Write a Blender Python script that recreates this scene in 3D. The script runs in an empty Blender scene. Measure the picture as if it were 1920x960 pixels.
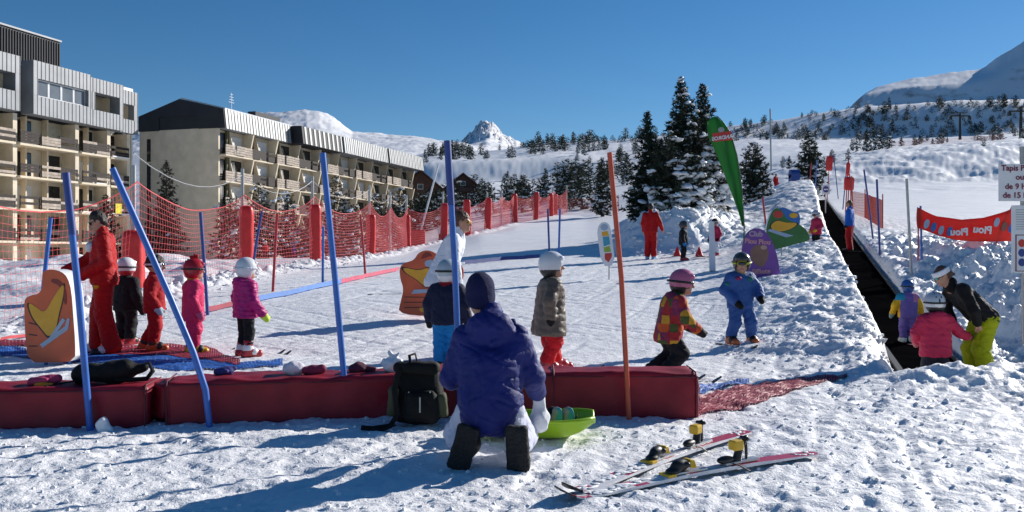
import bpy, math, random
import numpy as np
from mathutils import Vector, Matrix, noise
random.seed(7); RNG = np.random.RandomState(11)
F = 1663.0; CZ = 1.22; PI = math.pi
scene = bpy.context.scene
COL = scene.collection

# ------------------------------------------------------------------ basics
def W(px, py, d):
    return Vector(((px - 960) * d / F, d, CZ - (py - 480) * d / F))
def lin(c):
    c = c / 255.0
    return c / 12.92 if c <= .04045 else ((c + .055) / 1.055) ** 2.4
def rgb(r, g, b): return (lin(r), lin(g), lin(b), 1)

def _hash(ix, iy, iz, seed):
    n = (ix.astype(np.int64) * 374761393 + iy.astype(np.int64) * 668265263 + iz.astype(np.int64) * 1274126177 + seed * 974711) & 0xffffffff
    n = ((n ^ (n >> 13)) * 1274126177) & 0xffffffff
    n = n ^ (n >> 16)
    return (n & 0xffff).astype(np.float32) / 32767.5 - 1.0
def noise2(x, y, seed=0):
    x = np.asarray(x, dtype=np.float64); y = np.asarray(y, dtype=np.float64)
    fx = np.floor(x); fy = np.floor(y); tx = x - fx; ty = y - fy
    tx = tx * tx * (3 - 2 * tx); ty = ty * ty * (3 - 2 * ty)
    ix = fx.astype(np.int64); iy = fy.astype(np.int64); z = np.zeros_like(ix)
    a = _hash(ix, iy, z, seed); b = _hash(ix + 1, iy, z, seed); c = _hash(ix, iy + 1, z, seed); d = _hash(ix + 1, iy + 1, z, seed)
    return (a + (b - a) * tx) * (1 - ty) + (c + (d - c) * tx) * ty
def fbm2(x, y, octv=4, seed=0, gain=.5):
    s = 0; a = 1
    for o in range(octv):
        c, q = math.cos(.6 + 1.1 * o), math.sin(.6 + 1.1 * o); f = 2.03 ** o
        s = s + a * noise2((x * c - y * q) * f + 13.7 * o, (x * q + y * c) * f + 7.3 * o, seed + o); a *= gain
    return s
def noise3(x, y, z, seed=0):
    fx = np.floor(x); fy = np.floor(y); fz = np.floor(z); tx = x - fx; ty = y - fy; tz = z - fz
    tx = tx * tx * (3 - 2 * tx); ty = ty * ty * (3 - 2 * ty); tz = tz * tz * (3 - 2 * tz)
    ix = fx.astype(np.int64); iy = fy.astype(np.int64); iz = fz.astype(np.int64)
    r = 0
    for dx in (0, 1):
        for dy in (0, 1):
            for dz in (0, 1):
                r = r + _hash(ix + dx, iy + dy, iz + dz, seed) * (tx if dx else 1 - tx) * (ty if dy else 1 - ty) * (tz if dz else 1 - tz)
    return r
def sstep(a, b, x):
    t = np.clip((x - a) / (b - a), 0, 1); return t * t * (3 - 2 * t)

# ------------------------------------------------------------------ materials
MATS = {}
def mat(name, col, rough=.6, metal=0, var=.12, vscale=6, bump=0, bscale=40, spec=None, coat=0, sheen=0, alpha=None):
    if name in MATS: return MATS[name]
    m = bpy.data.materials.new(name); m.use_nodes = True; nt = m.node_tree; N = nt.nodes; L = nt.links
    p = N['Principled BSDF']; p.inputs['Roughness'].default_value = rough; p.inputs['Metallic'].default_value = metal
    if spec is not None: p.inputs['Specular IOR Level'].default_value = spec
    if coat: p.inputs['Coat Weight'].default_value = coat
    if sheen: p.inputs['Sheen Weight'].default_value = sheen
    tc = N.new('ShaderNodeTexCoord')
    if var:
        n = N.new('ShaderNodeTexNoise'); n.inputs['Scale'].default_value = vscale; n.inputs['Detail'].default_value = 4
        L.new(tc.outputs['Object'], n.inputs['Vector'])
        r = N.new('ShaderNodeValToRGB'); e = r.color_ramp.elements
        e[0].position = .3; e[1].position = .7
        e[0].color = (col[0] * (1 - var), col[1] * (1 - var), col[2] * (1 - var), 1)
        e[1].color = (min(1, col[0] * (1 + var)), min(1, col[1] * (1 + var)), min(1, col[2] * (1 + var)), 1)
        L.new(n.outputs['Fac'], r.inputs['Fac']); L.new(r.outputs['Color'], p.inputs['Base Color'])
    else:
        p.inputs['Base Color'].default_value = (col[0], col[1], col[2], 1)
    if bump:
        b = N.new('ShaderNodeTexNoise'); b.inputs['Scale'].default_value = bscale; b.inputs['Detail'].default_value = 5
        L.new(tc.outputs['Object'], b.inputs['Vector'])
        bn = N.new('ShaderNodeBump'); bn.inputs['Strength'].default_value = bump; bn.inputs['Distance'].default_value = .02
        L.new(b.outputs['Fac'], bn.inputs['Height']); L.new(bn.outputs['Normal'], p.inputs['Normal'])
    MATS[name] = m
    return m
def cloth(name, r, g, b, rough=.75, bump=.25, bscale=60, var=.1):
    return mat(name, rgb(r, g, b), rough, 0, var, 9, bump, bscale, sheen=.03, spec=.25)

# ------------------------------------------------------------------ objects
def tag(o, label=None, cat=None, group=None, kind=None):
    if label: o['label'] = label
    if cat: o['category'] = cat
    if group: o['group'] = group
    if kind: o['kind'] = kind
    return o
def empty(name, loc=(0, 0, 0), rz=0, label=None, cat=None, group=None):
    o = bpy.data.objects.new(name, None); COL.objects.link(o)
    o.location = loc; o.rotation_euler = (0, 0, rz); o.empty_display_size = .2
    return tag(o, label, cat, group)
def mesh_np(name, V, Fq, mats, parent=None, midx=None, smooth=True, loc=None):
    me = bpy.data.meshes.new(name); V = np.asarray(V, dtype=np.float32); Fq = np.asarray(Fq, dtype=np.int32)
    n = len(Fq); k = Fq.shape[1] if n else 4
    me.vertices.add(len(V)); me.vertices.foreach_set('co', V.ravel())
    me.loops.add(n * k); me.loops.foreach_set('vertex_index', Fq.ravel())
    me.polygons.add(n); me.polygons.foreach_set('loop_start', np.arange(0, n * k, k, dtype=np.int32))
    if midx is not None: me.polygons.foreach_set('material_index', np.asarray(midx, dtype=np.int32))
    me.polygons.foreach_set('use_smooth', np.full(n, smooth, dtype=bool))
    for m in (mats if isinstance(mats, (list, tuple)) else [mats]): me.materials.append(m)
    me.update(calc_edges=True)
    o = bpy.data.objects.new(name, me); COL.objects.link(o)
    if parent: o.parent = parent
    if loc is not None: o.location = loc
    return o
def copy_tree(o, parent=None):
    c = o.copy(); COL.objects.link(c)
    if parent: c.parent = parent
    for ch in list(o.children): copy_tree(ch, c)
    return c

class MB:
    """collects polygons for ONE mesh"""
    def __init__(s): s.v = []; s.f = []; s.m = []; s.sm = []
    def add(s, vs, fs, m=0, smooth=False):
        o = len(s.v); s.v += [tuple(v) for v in vs]
        for f in fs: s.f.append([i + o for i in f]); s.m.append(m); s.sm.append(smooth)
    def box(s, a, b, m=0, M=None):
        x0, y0, z0 = a; x1, y1, z1 = b
        vs = [Vector(p) for p in ((x0,y0,z0),(x1,y0,z0),(x1,y1,z0),(x0,y1,z0),(x0,y0,z1),(x1,y0,z1),(x1,y1,z1),(x0,y1,z1))]
        if M is not None: vs = [M @ v for v in vs]
        s.add(vs, [(0,3,2,1),(4,5,6,7),(0,1,5,4),(1,2,6,5),(2,3,7,6),(3,0,4,7)], m)
    def hexa(s, p, m=0):
        s.add(p, [(0,3,2,1),(4,5,6,7),(0,1,5,4),(1,2,6,5),(2,3,7,6),(3,0,4,7)], m)
    def tube(s, pts, r, m=0, n=8, cap=True, smooth=True, flat=1.0):
        pts = [Vector(p) for p in pts]; R = r if isinstance(r, (list, tuple)) else [r] * len(pts)
        vs = []; up0 = None
        for i, p in enumerate(pts):
            t = (pts[min(i + 1, len(pts) - 1)] - pts[max(i - 1, 0)]).normalized()
            if up0 is None:
                up0 = Vector((0, 0, 1)) if abs(t.z) < .9 else Vector((0, 1, 0))
            a = t.cross(up0); a = a.normalized() if a.length > 1e-5 else Vector((1, 0, 0)); b = a.cross(t).normalized(); up0 = b
            for k in range(n):
                an = 2 * PI * k / n; vs.append(p + (a * math.cos(an) + b * math.sin(an) * flat) * R[i])
        fs = []
        for i in range(len(pts) - 1):
            for k in range(n):
                k2 = (k + 1) % n; fs.append((i*n+k, i*n+k2, (i+1)*n+k2, (i+1)*n+k))
        s.add(vs, fs, m, smooth)
        if cap: s.add(vs[:n], [tuple(range(n))[::-1]], m); s.add(vs[-n:], [tuple(range(n))], m)
    def prism(s, poly, ext, m=0, m_side=None):
        """poly: list of 3-D points (planar), ext: extrusion vector"""
        p = [Vector(q) for q in poly]; e = Vector(ext); n = len(p)
        nrm = Vector((0, 0, 0))
        for i in range(n): nrm += p[i].cross(p[(i + 1) % n])
        if nrm.dot(e) > 0: p = p[::-1]
        s.add(p, [tuple(range(n))], m)
        s.add([q + e for q in p], [tuple(range(n))[::-1]], m)
        s.add(p + [q + e for q in p], [(i, i + n, (i + 1) % n + n, (i + 1) % n) for i in range(n)], m if m_side is None else m_side)
    def ball(s, c, r, m=0, nu=12, nv=8, M=None, jit=0):
        c = Vector(c); r = r if isinstance(r, (list, tuple)) else (r, r, r); vs = []
        for j in range(nv + 1):
            th = PI * j / nv
            for i in range(nu):
                ph = 2 * PI * i / nu; q = 1 + (random.uniform(-jit, jit) if jit else 0)
                v = Vector((math.sin(th) * math.cos(ph) * r[0] * q, math.sin(th) * math.sin(ph) * r[1] * q, math.cos(th) * r[2] * q))
                if M is not None: v = M @ v
                vs.append(c + v)
        fs = [(j*nu+i, (j+1)*nu+i, (j+1)*nu+(i+1) % nu, j*nu+(i+1) % nu) for j in range(nv) for i in range(nu)]
        s.add(vs, fs, m, True)
    def build(s, name, mats, parent=None, loc=None, rot=None, bevel=0, smooth=None):
        me = bpy.data.meshes.new(name); me.from_pydata(s.v, [], s.f)
        for m in (mats if isinstance(mats, (list, tuple)) else [mats]): me.materials.append(m)
        me.polygons.foreach_set('material_index', s.m)
        me.polygons.foreach_set('use_smooth', s.sm if smooth is None else [smooth] * len(s.f)); me.update()
        o = bpy.data.objects.new(name, me); COL.objects.link(o)
        if parent: o.parent = parent
        if loc is not None: o.location = loc
        if rot is not None: o.rotation_euler = rot
        if bevel:
            b = o.modifiers.new('bevel', 'BEVEL'); b.width = bevel; b.segments = 2; b.limit_method = 'ANGLE'; b.angle_limit = .6
        return o

def text_mesh(body, size, m, name, parent, M, extrude=.004, align='CENTER', bold=0, mirror=False):
    cu = bpy.data.curves.new(name, 'FONT'); cu.body = body; cu.size = size; cu.extrude = extrude; cu.align_x = align; cu.offset = bold
    cu.resolution_u = 3
    o = bpy.data.objects.new(name, cu); COL.objects.link(o)
    dg = bpy.context.evaluated_depsgraph_get(); dg.update()
    me = bpy.data.meshes.new_from_object(o.evaluated_get(dg))
    bpy.data.objects.remove(o); me.materials.clear(); me.materials.append(m)
    if mirror:
        me.transform(Matrix.Diagonal((-1, 1, 1, 1))); me.flip_normals()
    me.transform(M)
    r = bpy.data.objects.new(name, me); COL.objects.link(r)
    if parent: r.parent = parent
    return r

# ------------------------------------------------------------------ signed distance fields -> one smooth mesh
class Field:
    def __init__(s, vox=.01): s.p = []; s.vox = vox; s.cuts = []; s.disp = None
    def rc(s, a, b, ra, rb=None, m=0, k=.03, flat=None):
        s.p.append(('c', np.array(a, float), np.array(b, float), ra, ra if rb is None else rb, m, k, flat)); return s
    def el(s, c, r, R=None, m=0, k=.02):
        s.p.append(('e', np.array(c, float), np.array(r, float), np.eye(3) if R is None else np.array(R), None, m, k, None)); return s
    def cut_box(s, c, h, R=None): s.cuts.append(('b', np.array(c, float), np.array(h, float), np.eye(3) if R is None else np.array(R))); return s
    def mesh(s):
        v = s.vox; lo = np.full(3, 1e9); hi = -lo; bb = []
        for q in s.p:
            if q[0] == 'c':
                r = max(q[3], q[4]) * (1 if q[7] is None else max(1, q[7][1])); a = np.minimum(q[1], q[2]) - r; b = np.maximum(q[1], q[2]) + r
            else:
                r = np.max(q[2]); a = q[1] - r; b = q[1] + r
            bb.append((a - q[6] - 2 * v, b + q[6] + 2 * v)); lo = np.minimum(lo, a); hi = np.maximum(hi, b)
        lo -= 4 * v; hi += 4 * v
        n = np.ceil((hi - lo) / v).astype(int) + 1
        V = np.full(n, 1.0, np.float32); best = np.full(n, 1e3, np.float32); lab = np.zeros(n, np.int16)
        ax = [lo[i] + v * np.arange(n[i]) for i in range(3)]
        for q, (a, b) in zip(s.p, bb):
            i0 = np.clip(((a - lo) / v).astype(int), 0, n); i1 = np.clip(((b - lo) / v).astype(int) + 2, 0, n)
            sl = tuple(slice(i0[i], i1[i]) for i in range(3))
            X = np.stack(np.meshgrid(*[ax[i][sl[i]] for i in range(3)], indexing='ij'), -1)
            if q[0] == 'c':
                A, B = q[1], q[2]; ab = B - A; L2 = max(ab @ ab, 1e-9); pa = X - A
                t = np.clip((pa @ ab) / L2, 0, 1); w = pa - t[..., None] * ab
                if q[7] is not None:
                    nn, f = q[7]; nn = np.array(nn, float); nn /= np.linalg.norm(nn)
                    cpt = w @ nn; w = w + (cpt * (1 / f - 1))[..., None] * nn
                d = np.sqrt((w * w).sum(-1)) - (q[3] + (q[4] - q[3]) * t)
            else:
                loc = (X - q[1]) @ q[3]; rr = q[2]
                k0 = np.sqrt(((loc / rr) ** 2).sum(-1)); k1 = np.sqrt(((loc / rr ** 2) ** 2).sum(-1)) + 1e-6
                d = k0 * (k0 - 1) / k1
            k = q[6]; cur = V[sl]; h = np.maximum(k - np.abs(cur - d), 0) / k
            V[sl] = np.minimum(cur, d) - h * h * k * .25
            bs = best[sl]; msk = d < bs; bs[msk] = d[msk]; lb = lab[sl]; lb[msk] = q[5]
        for q in s.cuts:
            X = np.stack(np.meshgrid(*ax, indexing='ij'), -1); loc = np.abs((X - q[1]) @ q[3]) - q[2]
            d = np.sqrt((np.maximum(loc, 0) ** 2).sum(-1)) + np.minimum(loc.max(-1), 0)
            V = np.maximum(V, -d).astype(np.float32)
        if s.disp is not None:
            near = np.abs(V) < .06; idx = np.nonzero(near)
            P = [ax[i][idx[i]] for i in range(3)]
            V[idx] += s.disp(*P)
        return surface_nets(V, lo, v, lab)

def surface_nets(V, lo, v, lab):
    S = V < 0; n = V.shape
    c = np.zeros(tuple(x - 1 for x in n), np.int8)
    for dx in (0, 1):
        for dy in (0, 1):
            for dz in (0, 1):
                c += S[dx:n[0]-1+dx, dy:n[1]-1+dy, dz:n[2]-1+dz]
    act = (c > 0) & (c < 8); I = np.stack(np.nonzero(act), 1); m = len(I)
    vid = np.full(act.shape, -1, np.int64); vid[act] = np.arange(m)
    acc = np.zeros((m, 3)); cnt = np.zeros(m)
    corners = [(a, b, d) for a in (0, 1) for b in (0, 1) for d in (0, 1)]
    for a in corners:
        for ax in range(3):
            if a[ax] == 0:
                b = list(a); b[ax] = 1
                va = V[I[:, 0]+a[0], I[:, 1]+a[1], I[:, 2]+a[2]]; vb = V[I[:, 0]+b[0], I[:, 1]+b[1], I[:, 2]+b[2]]
                cr = (va < 0) != (vb < 0); t = np.where(cr, va / np.where(va == vb, 1, va - vb), 0)
                pt = np.tile(np.array(a, float), (m, 1)); pt[:, ax] += t
                acc[cr] += pt[cr]; cnt[cr] += 1
    P = lo + v * (I + acc / np.maximum(cnt, 1)[:, None])
    fl = []
    for ax in range(3):
        o1, o2 = [(1, 2), (2, 0), (0, 1)][ax]
        s0 = [slice(0, x) for x in n]; s1 = list(s0); s0[ax] = slice(0, n[ax] - 1); s1[ax] = slice(1, n[ax])
        A = S[tuple(s0)]; B = S[tuple(s1)]; E = A != B
        J = np.stack(np.nonzero(E), 1)
        ok = (J[:, o1] > 0) & (J[:, o2] > 0) & (J[:, o1] < n[o1] - 1) & (J[:, o2] < n[o2] - 1); J = J[ok]
        def g(d1, d2):
            K = J.copy(); K[:, o1] += d1; K[:, o2] += d2; return vid[K[:, 0], K[:, 1], K[:, 2]]
        q = np.stack([g(-1, -1), g(0, -1), g(0, 0), g(-1, 0)], 1)
        flip = ~A[J[:, 0], J[:, 1], J[:, 2]]
        q[flip] = q[flip][:, ::-1]; fl.append(q)
    Q = np.concatenate(fl); Q = Q[(Q >= 0).all(1)]
    C = np.clip(np.round((P[Q].mean(1) - lo) / v).astype(int), 0, np.array(n) - 1)
    return P, Q, lab[C[:, 0], C[:, 1], C[:, 2]]
# ------------------------------------------------------------------ terrain: one height field from the feet to the far peaks
BX0, BXS = 1.85, .316                       # conveyor centre line X = BX0 + BXS * Y
def belt_z(Y): return np.interp(Y, [8, 9.5, 10.6, 14.3, 20, 29, 45, 60, 64], [-.36, -.36, -.33, -.16, .42, 1.43, 3.25, 5.0, 5.3])
Zr = lambda d, pts: [(p, d, 480 - (z - CZ) * F / d) for p, z in pts]
Pr = lambda d, pts: [(p, d, y) for p, y in pts]
RINGS = [
 Zr(11, [(0, 0), (1920, 0)]),
 Zr(14.4, [(0, .1), (400, .12), (700, .2), (1000, .2), (1400, .25), (1920, .2)]),
 Zr(19, [(0, .35), (600, .48), (1000, .55), (1400, .65), (1920, .6)]),
 Zr(27.7, [(0, .6), (400, .7), (600, .8), (1000, 1.05), (1250, 1.12), (1500, 1.4), (1920, 1.5)]),
 Zr(39, [(0, .7), (500, .9), (700, 1.1), (900, 1.5), (1100, 1.75), (1300, 2.2), (1600, 2.7), (1920, 2.7)]),
 Zr(51, [(0, .75), (700, 1.2), (763, 1.5), (900, 2.4), (1100, 2.6), (1300, 3.2), (1600, 4.0), (1920, 4.0)]),
 Zr(70, [(0, .8), (600, .9), (800, 1.9), (965, 3.83), (1100, 3.95), (1300, 4.8), (1500, 6.0), (1600, 6.2), (1920, 6.2)]),
 Zr(85, [(0, .8), (600, .9), (800, 2.2), (965, 4.9), (1040, 5.4), (1100, 5.4), (1300, 6.2), (1500, 7.6), (1600, 8), (1920, 8)]),
 Pr(100, [(0, 487), (500, 484), (700, 468), (800, 445), (900, 428), (1000, 415), (1100, 404), (1200, 385), (1300, 370), (1400, 362), (1500, 350), (1600, 347), (1750, 345), (1920, 343)]),
 Pr(122, [(0, 486), (500, 480), (700, 460), (800, 425), (900, 410), (1000, 398), (1080, 378), (1200, 362), (1300, 350), (1400, 338), (1500, 315), (1600, 300), (1750, 285), (1920, 272)]),
 Pr(160, [(0, 480), (500, 470), (700, 440), (800, 400), (900, 385), (1000, 378), (1100, 355), (1200, 345), (1400, 312), (1500, 293), (1700, 276), (1920, 262)]),
 [(0, 250, 460), (300, 250, 440), (500, 250, 430), (700, 270, 385), (800, 298, 352), (900, 300, 344), (1000, 300, 340), (1100, 300, 328), (1200, 280, 312), (1400, 270, 285), (1500, 270, 280), (1700, 270, 270), (1920, 270, 256)],
 [(0, 400, 400), (300, 400, 350), (500, 400, 340), (700, 360, 325), (800, 322, 306), (900, 322, 302), (1000, 322, 299), (1100, 325, 294), (1250, 380, 280), (1400, 400, 262), (1500, 400, 262), (1700, 408, 260), (1920, 408, 250)],
 [(0, 600, 360), (300, 600, 315), (500, 600, 312), (700, 600, 305), (800, 590, 288), (900, 560, 284), (1000, 520, 272), (1100, 500, 266), (1250, 480, 252), (1370, 450, 236), (1430, 450, 230), (1500, 445, 217), (1590, 440, 204), (1700, 434, 196), (1800, 434, 187), (1920, 434, 188)],
 [(0, 1000, 330), (300, 1000, 290), (500, 1000, 290), (700, 1000, 288), (800, 1000, 296), (1000, 900, 296), (1250, 800, 280), (1370, 700, 262), (1500, 700, 245), (1590, 620, 208), (1700, 620, 198), (1800, 620, 189), (1920, 620, 190)],
 [(0, 1600, 300), (300, 1600, 270), (500, 1600, 266), (660, 1600, 272), (770, 1600, 268), (820, 1500, 275), (1000, 1300, 310), (1250, 1100, 300), (1370, 900, 270), (1500, 850, 255), (1585, 840, 212), (1620, 840, 199), (1700, 836, 196), (1800, 836, 188), (1860, 836, 187), (1920, 836, 187)],
 [(0, 2100, 275), (300, 2100, 250), (430, 2100, 236), (500, 2100, 236), (575, 2100, 238), (620, 2100, 246), (660, 2100, 258), (770, 2100, 261), (820, 2000, 268), (1000, 1600, 315), (1370, 1200, 275), (1500, 1100, 260), (1590, 1000, 210), (1600, 900, 197), (1620, 872, 178), (1700, 866, 164), (1800, 866, 158), (1850, 880, 150), (1920, 900, 118)],
 [(0, 2600, 255), (250, 2600, 234), (430, 2600, 214), (500, 2600, 210), (540, 2600, 206), (575, 2600, 205), (600, 2600, 207), (622, 2600, 216), (640, 2600, 230), (660, 2600, 245), (700, 2600, 250), (770, 2600, 255), (820, 2600, 262), (870, 2500, 267), (1000, 2000, 320), (1370, 1700, 280), (1500, 1600, 265), (1590, 1400, 207), (1605, 1300, 190), (1640, 1000, 164), (1700, 990, 150), (1760, 985, 138), (1840, 975, 130), (1870, 965, 106), (1920, 960, 76), (2000, 960, 50)],
 [(0, 3600, 290), (500, 3600, 262), (700, 3600, 275), (850, 3600, 285), (880, 3500, 272), (912, 3400, 262), (940, 3500, 268), (975, 3600, 280), (1000, 3600, 330), (1370, 2600, 300), (1590, 2600, 240), (1920, 2600, 130)],
 [(0, 4200, 300), (700, 4200, 290), (850, 4200, 280), (868, 4200, 264), (880, 4200, 252), (893, 4200, 237), (903, 4200, 229), (912, 4200, 226), (920, 4200, 229), (930, 4200, 236), (942, 4200, 246), (955, 4200, 253), (982, 4200, 268), (1000, 4200, 330), (1370, 4200, 320), (1920, 4200, 190)],
 [(0, 7000, 430), (1920, 7000, 430)],
]
def build_terrain_grid():
    uin = np.arange(-.62, .6201, .0016); out = np.array([.64, .66, .69, .73, .78, .84, .9, 1.0, 1.15])
    u = np.concatenate([-out[::-1], uin, out])
    Y = [-7.2, -6, -5, -4, -3, -2, -1, 0, .8, 1.5, 2.0, 2.4, 2.8, 3.1]
    y = 3.3
    while y < 7200:
        Y.append(y); y += max(.028, y * .0026 if y < 40 else min(y * .0115, .104 + (y - 40) * .012))
    Y = np.array(Y)
    U, YY = np.meshgrid(u, Y); X = U * (YY + 8)
    Ys = np.maximum(YY, 3.0); px = np.clip(960 + F * X / Ys, -1200, 3100)
    D = []; Z = []
    for r in RINGS:
        p = [a[0] for a in r]; d = np.interp(px, p, [a[1] for a in r]); yy = np.interp(px, p, [a[2] for a in r])
        D.append(d); Z.append(CZ - (yy - 480) * d / F)
    D = np.array(D); Z = np.array(Z)
    z = np.zeros_like(YY)
    z = np.where(YY <= D[0], Z[0], 0.0)
    for k in range(len(RINGS) - 1):
        sel = (YY > D[k]) & (YY <= D[k + 1]); t = (YY - D[k]) / (D[k + 1] - D[k])
        z = np.where(sel, Z[k] + (Z[k + 1] - Z[k]) * t, z)
    z = np.where(YY > D[-1], Z[-1], z)
    # soften the creases between rings
    for it in range(5):
        zz = z.copy(); zz[1:-1] = (z[:-2] + 2 * z[1:-1] + z[2:]) / 4
        zz[:, 1:-1] = (zz[:, :-2] + 2 * zz[:, 1:-1] + zz[:, 2:]) / 4
        wgt = ((YY < 620) * 1.0); z = z + (zz - z) * wgt
    for it in range(14):
        zz = z.copy(); zz[:, 1:-1] = (z[:, :-2] + 2 * z[:, 1:-1] + z[:, 2:]) / 4
        z = z + (zz - z) * sstep(86, 100, YY) * (1 - sstep(1200, 1500, YY))
    # ---- local features of the piste
    Xc = BX0 + BXS * YY; s = (X - Xc) / math.hypot(1, BXS)
    zb = belt_z(YY); inb = sstep(9.0, 9.8, YY) * (1 - sstep(62, 66, YY))
    big = fbm2(X * .55, YY * .55, 3, 5); lump = fbm2(X * 2.3, YY * 2.3, 5, 21, .6)
    ridgy = np.abs(fbm2(X * 1.1, YY * 1.1, 3, 77))
    # bank under the tree group
    bank = 2.75 + .04 * (YY - 33) + .18 * big + .16 * lump
    wb = sstep(29.2, 32.3, YY + .5 * big) * sstep(3.2, 5.0, X - .12 * (YY - 30) + .4 * big) * (1 - sstep(55, 66, YY)) * (1 - sstep(-4.6, -2.5, s - .0 * YY))
    z = z + np.maximum(bank - z, 0) * wb
    # mound on the left of the conveyor
    zc = np.interp(YY, [9.3, 11, 14.3, 22, 29, 38, 45, 55, 62, 68], [.02, .17, .5, 1.36, 1.95, 3.3, 4.75, 5.9, 6.0, 6.0])
    wl = np.interp(YY, [9, 11, 25, 40, 60], [1.2, 1.9, 3.3, 4.5, 6])
    g = sstep(-1.05 - wl, -1.05, s) * (s < 0) * sstep(9.0, 10.8, YY) * (1 - sstep(60, 68, YY))
    z = z + np.maximum(zc + .07 * lump + .06 * big - z, 0) * g
    # ground on the right of the conveyor
    zr = zb + .22 + .55 * sstep(1.0, 2.6, s) * sstep(10.2, 11.8, YY) * (1 - sstep(20, 30, YY)) + .2 * lump * sstep(.45, 1.3, s) * (1 - sstep(24, 45, YY)) + .1 * ridgy
    g = sstep(.2, .6, s) * sstep(9.0, 9.8, YY) * (1 - sstep(24, 40, YY))
    z = z + (zr - z) * g
    # trench of the conveyor itself
    g = (1 - sstep(.44, .66 + .05 * lump, np.abs(s))) * inb
    z = z + (zb - .09 - z) * g
    # pit where people step on
    g = (1 - sstep(1.3, 2.6, np.abs(s - .6))) * sstep(9.1, 9.7, YY) * (1 - sstep(11.0, 12.2, YY)) * sstep(-.9, -.4, s)
    z = z + (-.36 - z) * g
    # berm in front of the pit, with clods
    g = np.exp(-((YY - 8.55 - .12 * big) / .48) ** 2) * sstep(2.9, 4.3, X + .3 * big)
    z = z + g * (.15 + .07 * lump + .05 * ridgy)
    # clods along the net fence and left bank
    xf = np.interp(YY, FENCE_Y, FENCE_X)
    g = np.exp(-((X - xf - .3) / .55) ** 2) * sstep(12, 15, YY) * (1 - sstep(60, 75, YY))
    z = z + g * (.10 + .17 * np.abs(lump))
    g = sstep(.5, 2.5, xf - X) * sstep(15, 22, YY) * (1 - sstep(26, 40, YY))
    z = z + g * (.35 + .3 * big)
    # trampled snow: fine relief close by, ruts across the foreground
    near = 1 - sstep(25, 60, YY)
    wx0 = fbm2(X * .7, YY * .7, 2, 149)
    tr = fbm2(X * 3.1, YY * 3.1, 3, 31); fine = fbm2(X * 8, YY * 8, 3, 41); vf = fbm2(X * 19, YY * 19, 2, 45)
    flat = 1 - .55 * (1 - sstep(6, 8.5, YY)) * 0
    pist = (sstep(8.6, 10.5, YY)) * (1 - sstep(3.0, 4.2, s + 3.8))       # groomed and skied: smoother
    rough = (1 - .45 * pist)
    offb = 1 - (1 - sstep(.4, .62, np.abs(s))) * inb
    z = z + near * offb * (.0065 * tr + .0085 * fine + .0085 * vf) * rough * np.where(YY < 60, 1, 0)
    for an, sd_ in ((.35, 151), (-.75, 157), (1.2, 163)):
        a_ = X * math.cos(an) - YY * math.sin(an); b_ = X * math.sin(an) + YY * math.cos(an)
        z = z - near * offb * .011 * sstep(.42, .8, fbm2(a_ * 6.5 + .3 * wx0, b_ * .45, 2, sd_, .4)) * (YY < 60)
    # foot prints
    wx = .35 * fbm2(X * 2.0, YY * 2.0, 2, 131); wy = .35 * fbm2(X * 2.0 + 9, YY * 2.0, 2, 137)
    fx = fbm2(X * 2.3 + 3.3 + wx, YY * 2.3 + wy, 2, 61, .4); z = z - near * offb * .014 * sstep(.5, .75, fx) * (1 - pist)
    # clods scattered on the right and on the mounds
    cl = fbm2(X * 5.6 + wx * 2, YY * 5.6 + wy * 2, 3, 71, .6); cm = (.55 + .45 * sstep(-.3, .5, s)) * sstep(2.2, 4.4, X + .3 * big) * sstep(5.0, 7.5, YY + big) + g * 0
    z = z + near * offb * (.026 * sstep(.3, .9, cl) + .024 * np.abs(fbm2(X * 6.3, YY * 6.3, 4, 141, .65))) * np.clip(cm, 0, 1) * (YY < 45)
    # roughness of the far slopes
    far = sstep(95, 260, YY); ly = np.log(np.maximum(YY, 1))
    z = z + far * YY * (.0013 * fbm2(U * 16, ly * 7, 3, 91) + .00045 * fbm2(U * 110, ly * 42, 4, 95, .6))
    moun = sstep(700, 1500, YY)
    z = z + moun * YY * .0011 * (1 - 2 * np.abs(fbm2(U * 20, ly * 16, 6, 99, .62)))
    pk = np.exp(-((px - 915) / 60) ** 2) * sstep(3300, 3700, YY)
    z = z + pk * YY * .004 * fbm2(U * 220, ly * 90, 4, 102, .65)
    # mogulled slope on the right, 100-150 m
    mg = sstep(98, 106, YY) * (1 - sstep(150, 180, YY)) * sstep(1380, 1500, px)
    z = z + mg * .32 * fbm2(X * .26, YY * .26, 5, 111, .62)
    z = z + sstep(64, 80, YY) * (1 - sstep(110, 150, YY)) * .1 * fbm2(X * .3, YY * .3, 3, 113)
    return u, Y, X, YY, z
FENCE_Y = [12.3, 18, 25.6, 31.7, 39, 46, 51, 55, 57, 60, 70, 74, 80, 86]
FENCE_X = [-7.9, -7.6, -7.7, -7.05, -6.2, -6.1, -6.0, -4.2, -2.8, -1.6, .2, 2.0, 3.75, 6.0]
TU, TY, TX, TYY, TZ = build_terrain_grid()
def gz(x, y):
    """height of the snow at world x, y (bilinear on the mesh grid)"""
    uu = x / (y + 8); j = int(np.clip(np.searchsorted(TU, uu) - 1, 0, len(TU) - 2)); i = int(np.clip(np.searchsorted(TY, y) - 1, 0, len(TY) - 2))
    a = (uu - TU[j]) / (TU[j + 1] - TU[j]); b = (y - TY[i]) / (TY[i + 1] - TY[i]); a = min(max(a, 0), 1); b = min(max(b, 0), 1)
    return float((TZ[i, j] * (1 - a) + TZ[i, j + 1] * a) * (1 - b) + (TZ[i + 1, j] * (1 - a) + TZ[i + 1, j + 1] * a) * b)
def G(px, d, dz=0):
    x = (px - 960) * d / F
    return Vector((x, d, gz(x, d) + dz))
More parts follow.
